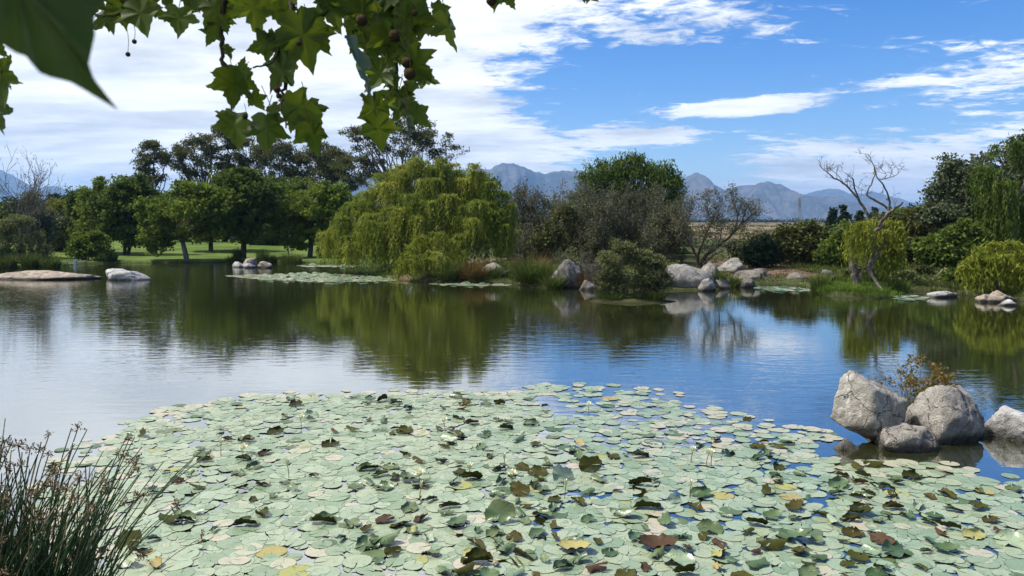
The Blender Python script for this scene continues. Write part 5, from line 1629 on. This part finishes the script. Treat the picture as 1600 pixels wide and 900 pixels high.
# ------------------------------------------------------------------ sedge clump at the near left
stemm, N = mat_new('sedge_stem')
oi = N.new('ShaderNodeObjectInfo')
out_surface(N, principled(N, N.mix(N.ramp(oi.outputs['Random'], 0.87, 0.90), N.mix(oi.outputs['Random'], (0.022, 0.054, 0.024), (0.070, 0.115, 0.040)), (0.26, 0.20, 0.10)), 0.5, 0.3).outputs[0])
seedm, N = mat_new('sedge_seed')
g = N.new('ShaderNodeNewGeometry')
out_surface(N, principled(N, N.mix(g.outputs['Random Per Island'], (0.10, 0.068, 0.036), (0.30, 0.215, 0.125)), 0.8, 0.1).outputs[0])
STEM = []
for k in range(14):
    bend = 0.10 + 0.05 * k
    t_ = np.linspace(0, 1, 9)
    q = np.stack([bend * t_ ** 2.1, 0.02 * np.sin(t_ * 5 + k), t_ - 0.12 * bend * t_ ** 3], 1)
    V, F = tube(q, np.linspace(0.0056, 0.0022, 9), 5)
    me = np_mesh('stem', V, F, stemm, True)
    STEM.append((me, q[-1], bend))
SEED = []
for k in range(6):
    n_ = 24
    d = unit(rng.normal(size=(n_, 3)) + np.array([0, 0, 0.5]))
    L = rng.uniform(0.012, 0.055, n_)[:, None]
    a = sticks(np.zeros((n_, 3)), d * L, 0.0008, 0.0006, 3)
    b = sticks(d * L * 0.8, d * L * 0.8 + unit(rng.normal(size=(n_, 3)) + d) * 0.016, 0.0042, 0.0014, 4)
    V, F = merge([a, b])
    SEED.append(np_mesh('seed_head', V, F, seedm))
sedge = thing('sedge_clump', 'tall dark sedge clump with brown seed heads in the near left corner', 'sedge', (-3.05, 4.75, 0.0))
rs = random.Random(21)
for i in range(440):
    u_ = rs.random()
    bxx = -3.72 + 0.92 * rs.random() ** 0.85 + rs.gauss(0, 0.05)
    byy = 4.72 + rs.gauss(0, 0.26)
    frac = (bxx + 3.8) / 1.7
    me, tip, bend = STEM[min(13, max(0, int(rs.gauss(2.0 + 5 * max(0, frac - 0.25), 2.2) + (5 if rs.random() < 0.07 else 0))))]
    L = rs.uniform(0.85, 1.62) * (1.12 - 0.25 * max(0, frac))
    o = bpy.data.objects.new('stem', me); link(o, sedge)
    h = max(0.0, gz(bxx, byy))
    o.location = Vector((bxx, byy, h - 0.02)) - sedge.location
    rz = rs.gauss(0, 0.75) if rs.random() < 0.8 else rs.uniform(0, 6.28)
    o.rotation_euler = (rs.gauss(0, 0.05), rs.gauss(0.02, 0.07), rz)
    th_ = rs.uniform(0.85, 1.25)
    o.scale = (L, L, L)
    if rs.random() < 0.24:
        s = bpy.data.objects.new('seed_head', rs.choice(SEED)); link(s, o)
        kk = rs.uniform(0.9, 1.0)
        s.location = tip
        s.rotation_euler = (rs.gauss(0, 0.4), bend + rs.gauss(0, 0.4), rs.uniform(0, 6.28))
        sc = rs.uniform(0.7, 1.35) / L
        s.scale = (sc, sc, sc)
V, F, rn = blades((0.05, 0, 0.1), 900, 1.2, 0.68, 0.25, 0.012, 5)
V[:, 0] *= 0.8; V[:, 1] *= 0.55; V[:, 0] -= 0.30
sb = leaf_mat('sedge_blade', (0.020, 0.052, 0.022), (0.065, 0.110, 0.040), 0.2)
mobj('blades', np_mesh('blades', V, F, sb, False, {'rnd': rn, 'clump': rn * 0}), sedge, 'stuff')
# near bank grass outside the lower edge of the view
parts, rn = [], []
for i in range(150):
    x = rng.uniform(-7, 7); y = rng.uniform(2.9, 4.6)
    h = gz(x, y)
    if h < 0.05:
        continue
    v_, f_, r_ = blades((x, y, h), 22, 0.32, 0.22, 0.7, 0.008, 3)
    parts.append((v_, f_)); rn.append(r_)
V, F = merge(parts)
o = mobj('bank_grass', np_mesh('bank_grass', V, F, ML['grass'], False, {'rnd': np.concatenate(rn), 'clump': np.zeros(len(V))}), kind='stuff')
o['label'] = 'rough grass on the near bank below the view'; o['category'] = 'grass'

# ------------------------------------------------------------------ overhanging plane tree
def plane_leaf(seed):
    """five lobed toothed leaf, unit width about 1, base at origin, tip along -Z"""
    rs = np.random.default_rng(seed)
    half = [(0.0, 0.02), (0.10, 0.10), (0.22, 0.10), (0.36, 0.04), (0.43, -0.04), (0.36, -0.08), (0.33, -0.16), (0.44, -0.22), (0.50, -0.34), (0.58, -0.40), (0.62, -0.52), (0.50, -0.50), (0.42, -0.56), (0.33, -0.55),
            (0.24, -0.58), (0.25, -0.70), (0.17, -0.76), (0.14, -0.88), (0.07, -0.96), (0.0, -1.12)]
    R_ = [(x_ * rs.uniform(0.88, 1.12), z_ + rs.normal() * 0.018) for x_, z_ in half]
    L_ = [(-x_ * rs.uniform(0.88, 1.12), z_ + rs.normal() * 0.018) for x_, z_ in half]
    out = R_[:-1] + [(0.03 * rs.normal(), -1.12)] + L_[1:-1][::-1]
    cx, cz = 0.0, -0.36
    V = [(cx, 0.0, cz)]
    n = len(out)
    k1, k2 = rs.uniform(0.05, 0.45), rs.uniform(0.0, 0.5)
    fold = rs.uniform(-0.25, 0.55)
    for f_ in (0.5, 1.0):
        for (x_, z_) in out:
            X = cx + (x_ - cx) * f_; Zz = cz + (z_ - cz) * f_
            dep = fold * abs(X) * 0.6 + k1 * X * X + k2 * max(0, -Zz - 0.4) ** 2 + 0.04 * math.sin(X * 14 + Zz * 9)
            V.append((X, dep, Zz))
    F = []
    for i in range(n):
        j = (i + 1) % n
        F.append((0, 1 + i, 1 + j, 1 + j))
        F.append((1 + i, 1 + n + i, 1 + n + j, 1 + j))
    return np.array(V), F


plm, N = mat_new('plane_leaf')
oi = N.new('ShaderNodeObjectInfo')
tcn = N.new('ShaderNodeTexCoord')
n1 = N.noise(tcn.outputs['Object'], 5.0, 5, 0.6)
spx = N.new('ShaderNodeSeparateXYZ'); N.nt.links.new(tcn.outputs['Object'], spx.inputs[0])
vein = N.m('ABSOLUTE', spx.outputs[0])
ang_ = N.m('ARCTAN2', spx.outputs[0], N.m('SUBTRACT', 0.02, spx.outputs[2]))
v5 = N.m('ABSOLUTE', N.m('SINE', N.m('MULTIPLY', ang_, 4.0)))
vv_ = N.m('MULTIPLY', N.ramp(v5, 0.07, 0.0), 0.55)
col = N.mix(oi.outputs['Random'], (0.035, 0.075, 0.008), (0.085, 0.125, 0.012))
col = N.mix(N.ramp(n1, 0.60, 0.78, 0, 0.6), col, (0.11, 0.085, 0.015))
col = N.mix(vv_, col, (0.12, 0.15, 0.04))
b_ = principled(N, col, 0.5, 0.3)
t_ = N.new('ShaderNodeBsdfTranslucent'); N.nt.links.new(N.mix(0.45, col, (0.32, 0.40, 0.03)), t_.inputs['Color'])
mx = N.new('ShaderNodeMixShader'); mx.inputs[0].default_value = 0.45
N.nt.links.new(b_.outputs[0], mx.inputs[1]); N.nt.links.new(t_.outputs[0], mx.inputs[2])
out_surface(N, mx.outputs[0])
LEAF = [tri_mesh('leaf', *plane_leaf(500 + k), [plm]) for k in range(12)]
ballm, N = mat_new('plane_seed_ball')
tcn = N.new('ShaderNodeTexCoord')
n1 = N.noise(tcn.outputs['Object'], 60, 3, 0.6)
out_surface(N, principled(N, N.mix(n1, (0.035, 0.022, 0.012), (0.10, 0.065, 0.032)), 0.9, 0.1, bump(N, n1, 1.0, 0.004)).outputs[0])
pt_root = P(560, -420, 3.4)
ptree = thing('plane_tree', 'overhanging plane tree boughs with lobed leaves and seed balls at the top left', 'tree', pt_root)
prn = np.array(pt_root)


def twig(pxs, D0, D1, r0, r1, name='branch'):
    q = [np.array(P(a, b, D0 + (D1 - D0) * i / max(1, len(pxs) - 1))) for i, (a, b) in enumerate(pxs)]
    ln = smooth_line(q, 5)
    ln[1:-1] += rng.normal(size=ln[1:-1].shape) * r0 * 0.25
    V, F = tube(ln - prn, np.linspace(r0, r1, len(ln)) * rng.uniform(0.85, 1.2, len(ln)), 7)
    return mobj(name, np_mesh(name, V, F, MB['brown'], True), ptree)


twig([(-900, -900), (-100, -520), (560, -420), (1100, -300)], 3.2, 3.5, 0.07, 0.02, 'limb')
twig([(200, -480), (300, -220), (345, -60), (350, 20), (346, 70), (352, 108), (366, 122), (378, 150)], 3.3, 3.1, 0.016, 0.003)
twig([(380, -460), (430, -200), (452, -40), (456, 10), (462, 40), (447, 90), (446, 130), (440, 160), (447, 200)], 3.3, 3.0, 0.016, 0.003)
twig([(520, -430), (540, -220), (580, -60), (612, 0), (620, 60), (619, 110), (625, 150), (634, 178)], 3.4, 3.2, 0.018, 0.003)
twig([(456, 10), (480, 24), (510, 40), (530, 52)], 3.2, 3.1, 0.006, 0.003)
twig([(462, 40), (440, 68), (425, 98), (395, 106)], 3.1, 3.0, 0.005, 0.003)
twig([(120, -520), (150, -200), (185, -30), (200, 10), (190, 22), (160, 26)], 3.0, 2.9, 0.014, 0.003)
twig([(-100, -520), (-60, -200), (-40, 40), (-25, 120), (-8, 150)], 2.3, 2.2, 0.012, 0.003)
twig([(600, -400), (660, -200), (680, -60), (684, 5)], 3.4, 3.3, 0.012, 0.002)
twig([(650, -390), (740, -150), (770, -20), (776, 0)], 3.4, 3.3, 0.01, 0.002)
twig([(800, -360), (880, -120), (912, -20), (912, 2)], 3.4, 3.3, 0.008, 0.002)
twig([(-100, -520), (-60, -300), (-20, -150), (0, -90)], 1.4, 0.62, 0.008, 0.002)

rl = random.Random(3)


def leaf_at(px, py, size_px, ang, D, yaw=None, pitch=None, var=None, narrow=1.0, petiole=True):
    """leaf whose middle is near px,py; ang = direction of the tip in the view, 0 = down, + = to the right"""
    s = size_px * D / FPX / 1.12
    c = P(px, py, D)
    o = bpy.data.objects.new('leaf', LEAF[rl.randrange(12) if var is None else var]); link(o, ptree)
    yw = rl.uniform(-0.6, 0.6) if yaw is None else yaw
    pt = rl.uniform(-0.45, 0.45) if pitch is None else pitch
    Rm = Matrix.Rotation(-R(ang), 4, 'Y') @ Matrix.Rotation(pt, 4, 'X') @ Matrix.Rotation(yw, 4, 'Z')
    if rl.random() < 0.5:
        Rm = Rm @ Matrix.Rotation(math.pi, 4, 'Z')
    mid = Rm @ Vector((0, 0, -0.5 * s))
    o.matrix_local = Matrix.Translation(c - mid - pt_root) @ Rm @ Matrix.Diagonal((s * narrow, s, s, 1.0))
    if petiole:
        a = np.array(c - mid - pt_root)
        d = np.array(Rm @ Vector((0, 0, 1)))
        b = a + d * 0.05 + np.array([rl.uniform(-0.02, 0.02), rl.uniform(-0.02, 0.02), 0.035])
        V, F = tube(smooth_line([a, (a + b) / 2 + d * 0.006, b], 3), np.full(7, 0.0016), 5)
        mobj('petiole', np_mesh('petiole', V, F, stm, True), ptree)
    return o


LV = [(332, 18, 58, -20, 3.2), (310, 8, 44, -50, 3.3), (331, 56, 36, -25, 3.2), (352, 38, 30, 10, 3.1), (357, 82, 24, 20, 3.1), (398, 22, 66, 5, 3.1), (372, 12, 50, -30, 3.2), (432, 20, 44, 20, 3.3),
      (408, 72, 50, -75, 3.1), (425, 60, 36, -120, 3.1), (476, 66, 92, 12, 3.0), (500, 62, 56, 30, 3.05), (350, 112, 30, -80, 3.2), (378, 106, 36, 170, 3.15), (364, 140, 64, -10, 3.1), (346, 128, 40, -70, 3.15),
      (402, 160, 34, 30, 3.1), (386, 130, 40, 60, 3.2), (436, 118, 62, -35, 3.05), (452, 96, 52, 10, 3.1), (474, 168, 60, 75, 3.0), (490, 178, 48, 30, 3.1), (368, 206, 68, 20, 3.0), (352, 188, 36, -40, 3.05), (416, 208, 68, 4, 3.0),
      (430, 178, 34, 30, 3.05), (458, 190, 36, -10, 3.1), (490, 216, 54, 12, 2.95), (472, 205, 40, -30, 3.0), (446, 170, 40, 0, 3.1),
      (520, 18, 60, 20, 3.2), (545, 8, 56, -10, 3.3), (508, 8, 48, -30, 3.2), (548, 45, 34, -20, 3.3), (566, 24, 66, 5, 3.2), (590, 40, 62, 10, 3.2), (612, 18, 60, -15, 3.3), (634, 36, 56, 20, 3.2), (580, 78, 66, -15, 3.15),
      (606, 66, 60, 15, 3.1), (640, 60, 52, 40, 3.2), (662, 30, 54, 80, 3.2), (652, 8, 46, 60, 3.3), (668, 46, 40, 60, 3.2), (588, 122, 58, -30, 3.1), (608, 100, 46, 10, 3.15), (656, 106, 66, 40, 3.0), (640, 92, 52, 0, 3.05), (668, 125, 40, 70, 3.0),
      (616, 130, 34, 20, 3.1), (610, 160, 42, -40, 3.1), (580, 172, 54, -60, 3.0), (592, 208, 60, 6, 2.95), (640, 142, 40, -10, 3.1), (634, 155, 34, 30, 3.1), (656, 184, 48, 50, 3.0), (640, 168, 32, 10, 3.05), (622, 176, 36, -30, 3.05),
      (690, 12, 30, 100, 3.3), (600, 6, 60, 40, 3.3), (575, 50, 56, -40, 3.25), (625, 75, 50, -5, 3.1), (555, 68, 36, -30, 3.3),
      (160, 34, 46, -50, 3.0), (190, 20, 50, 10, 3.0), (222, 28, 66, 20, 2.9), (240, 14, 50, 60, 3.0), (205, 8, 50, -20, 3.0), (176, 10, 40, -60, 3.05), (280, 34, 56, 10, 2.9), (300, 2, 50, 40, 3.1), (262, -6, 46, 0, 3.1), (148, 10, 36, -20, 3.0),
      (8, 118, 56, 60, 2.3), (2, 142, 60, 25, 2.2), (-2, 182, 56, 10, 2.2), (-6, 74, 40, 40, 2.4), (-30, 150, 60, -30, 2.3),
      (770, -8, 50, 10, 3.3), (795, -2, 36, 30, 3.3), (912, -8, 24, 10, 3.3), (925, -6, 24, 60, 3.3)]
for a in LV:
    leaf_at(*a)
for i in range(46):                                  # the dense knot of the bough above and along the top edge
    px = rl.choice((rl.gauss(590, 60), rl.gauss(420, 70), rl.gauss(230, 70), rl.uniform(120, 700)))
    leaf_at(px, rl.uniform(-110, 6), rl.uniform(40, 66), rl.gauss(0, 45), rl.uniform(3.1, 3.7))
# edge-on silvery leaves
palem, N = mat_new('plane_leaf_pale_underside')
tcn = N.new('ShaderNodeTexCoord')
n1 = N.noise(tcn.outputs['Object'], 6.0, 5, 0.6)
out_surface(N, principled(N, N.mix(n1, (0.13, 0.165, 0.085), (0.25, 0.28, 0.17)), 0.6, 0.2).outputs[0])
for o in (leaf_at(563, 106, 98, 20, 2.75, 1.15, 0.1, 2, 0.36), leaf_at(636, 202, 42, 0, 2.8, 1.0, 0.1, 3, 0.4)):
    o.material_slots[0].link = 'OBJECT'; o.material_slots[0].material = palem
leaf_at(704, 48, 62, 18, 3.1, 0.95, 0.2, 4)
# the very near leaf: its drooping end lobe is what the view shows
ol = [(0, 74), (18, 80), (32, 94), (46, 108), (62, 115), (82, 120), (106, 127), (128, 139), (148, 151), (166, 161), (190, 174), (170, 153), (157, 138), (147, 120), (140, 100), (138, 78), (138, 50),
      (136, 22), (142, -4), (165, -30), (215, -62), (180, -90), (185, -140), (130, -175), (60, -190), (0, -185), (-60, -160), (-110, -180), (-150, -130), (-210, -90), (-150, -50), (-130, -5), (-80, 20), (-30, 55)]
Dn = 0.62
q = np.array([np.array(P(a, b, Dn)) for a, b in ol])
cq = np.array(P(20, -40, Dn))
V = [cq]
for f_ in (0.35, 0.7, 1.0):
    for k in range(len(ol)):
        w_ = cq + (q[k] - cq) * f_
        fold = abs((w_[0] - cq[0]) * 0.8 + (w_[2] - cq[2]) * 0.6)
        w_ = w_ + np.array([0, 0.45 * fold - 0.3 * max(0.0, (cq[2] - w_[2])) ** 2 + 0.002 * math.sin(k * 1.7), 0])
        V.append(w_)
n_ = len(ol); F = []
for k in range(n_):
    k1 = (k + 1) % n_
    F.append((0, 1 + k, 1 + k1, 1 + k1))
    for r_ in range(2):
        F.append((1 + r_ * n_ + k, 1 + (r_ + 1) * n_ + k, 1 + (r_ + 1) * n_ + k1, 1 + r_ * n_ + k1))
axd = np.array(P(190, 174, Dn)) - cq; axl = np.linalg.norm(axd); axd = axd / axl
perp = np.array([axd[2], 0, -axd[0]])
rel = np.array(V) - cq
nlm, N = mat_new('near_plane_leaf')
al = N.new('ShaderNodeAttribute', attribute_name='along').outputs['Fac']
ac = N.new('ShaderNodeAttribute', attribute_name='across').outputs['Fac']
aa = N.m('ABSOLUTE', ac)
mid_ = N.ramp(aa, 0.022, 0.006)
side_ = N.m('ABSOLUTE', N.m('SINE', N.m('MULTIPLY', N.m('SUBTRACT', al, N.m('MULTIPLY', aa, 0.85)), 17.0)))
tcn = N.new('ShaderNodeTexCoord')
n1 = N.noise(tcn.outputs['Object'], 26.0, 5, 0.6)
n2 = N.noise(tcn.outputs['Object'], 120.0, 3, 0.6)
vn = N.m('MAXIMUM', mid_, N.m('MULTIPLY', N.ramp(side_, 0.09, 0.0), 0.55))
col = N.mix(N.ramp(n1, 0.35, 0.7), (0.026, 0.060, 0.010), (0.050, 0.092, 0.014))
col = N.mix(N.ramp(n2, 0.62, 0.75, 0, 0.35), col, (0.08, 0.075, 0.02))
col = N.mix(N.m('MULTIPLY', vn, 0.6), col, (0.13, 0.17, 0.05))
b_ = principled(N, col, 0.5, 0.3, bump(N, N.m('SUBTRACT', N.m('MULTIPLY', n1, 0.4), vn), 0.4, 0.002))
t_ = N.new('ShaderNodeBsdfTranslucent'); N.nt.links.new(N.mix(0.3, col, (0.26, 0.34, 0.03)), t_.inputs['Color'])
mx = N.new('ShaderNodeMixShader'); mx.inputs[0].default_value = 0.35
N.nt.links.new(b_.outputs[0], mx.inputs[1]); N.nt.links.new(t_.outputs[0], mx.inputs[2])
out_surface(N, mx.outputs[0])
mobj('leaf', tri_mesh('leaf', np.array(V) - prn, F, [nlm], attrs={'along': rel @ axd / axl, 'across': rel @ perp / axl}), ptree)
leaf_at(-60, -90, 300, -30, 0.75, 0.2, 0.2, 5, 1.0, False)
leaf_at(165, -66, 150, 75, 0.66, 0.3, 0.6, 1, 1.0, False)
# the rest of the crown, overhead and out of the view: it keeps the boughs in broken shade
mV, mF, off = [], [], 0
for i in range(950):
    V, F = plane_leaf(500 + i % 12)
    c = np.array([rl.uniform(-4.2, 1.6), rl.uniform(-1.6, 3.9), 0.0]); c[2] = rl.uniform(4.75, 6.2) + 0.12 * max(0, c[1])
    M_ = np.array(Matrix.Rotation(rl.uniform(0, 6.28), 3, 'Z') @ Matrix.Rotation(rl.gauss(1.0, 0.5), 3, 'X') @ Matrix.Rotation(rl.uniform(-0.5, 0.5), 3, 'Y'))
    mV.append((V * rl.uniform(0.14, 0.2)) @ M_.T + c - prn)
    mF += [tuple(j + off for j in f_) for f_ in F]; off += len(V)
mobj('crown', tri_mesh('crown', np.vstack(mV), mF, [plm]), ptree, 'stuff')
for (px, py, r_px, D, L) in ((200, 85, 3.6, 2.95, 45), (210, 65, 3.6, 2.95, 30), (617, 56, 9.5, 3.05, 40), (568, 90, 9, 3.02, 40), (640, 116, 9, 2.95, 30), (636, 98, 8.5, 3.0, 40), (648, 21, 5, 3.0, 20), (467, 68, 4.5, 2.9, 30), (433, 140, 5.5, 2.95, 40),
                             (565, 32, 9, 3.0, 40), (768, 1, 8, 3.2, 20), (383, 182, 4.5, 3.0, 20), (436, 150, 4.5, 2.95, 30), (633, 174, 4.5, 3.0, 20)):
    c = P(px, py, D) - pt_root
    r_ = r_px * D / FPX
    bm = bmesh.new(); bmesh.ops.create_icosphere(bm, subdivisions=3, radius=r_)
    for v_ in bm.verts:
        v_.co *= 1 + 0.10 * mnoise.noise(v_.co * (9 / r_))
    me = bpy.data.meshes.new('seed_ball'); bm.to_mesh(me); bm.free(); me.materials.append(ballm)
    o = mobj('seed_ball', me, ptree); o.location = c
    L_ = L * D / FPX
    V, F = tube(smooth_line([(0, 0, r_ * 0.9), (0.004, 0, L_ * 0.5), (-0.004, 0.004, L_)], 3), np.full(7, 0.0011), 5)
    mobj('stalk', np_mesh('stalk', V, F, stm, True), o)

# ------------------------------------------------------------------ haze: the air between here and the mountains
bm = bmesh.new()
bmesh.ops.create_cube(bm, size=1.0)
zlo, zhi = -12.0, 720.0
for v_ in bm.verts:
    v_.co = Vector((v_.co.x * 34000, v_.co.y * 34000, zlo if v_.co.z < 0 else zhi))
me = bpy.data.meshes.new('haze'); bm.to_mesh(me); bm.free()
hm = bpy.data.materials.new('haze'); hm.use_nodes = True
N = Nodes(hm.node_tree); hm.node_tree.nodes.clear()
pvn = N.new('ShaderNodeVolumePrincipled')
pvn.inputs['Color'].default_value = (0.30, 0.53, 0.92, 1)
pvn.inputs['Density'].default_value = 0.000095
pvn.inputs['Anisotropy'].default_value = 0.2
o_ = N.new('ShaderNodeOutputMaterial'); hm.node_tree.links.new(pvn.outputs[0], o_.inputs['Volume'])
me.materials.append(hm)
o = mobj('haze', me, kind='stuff')
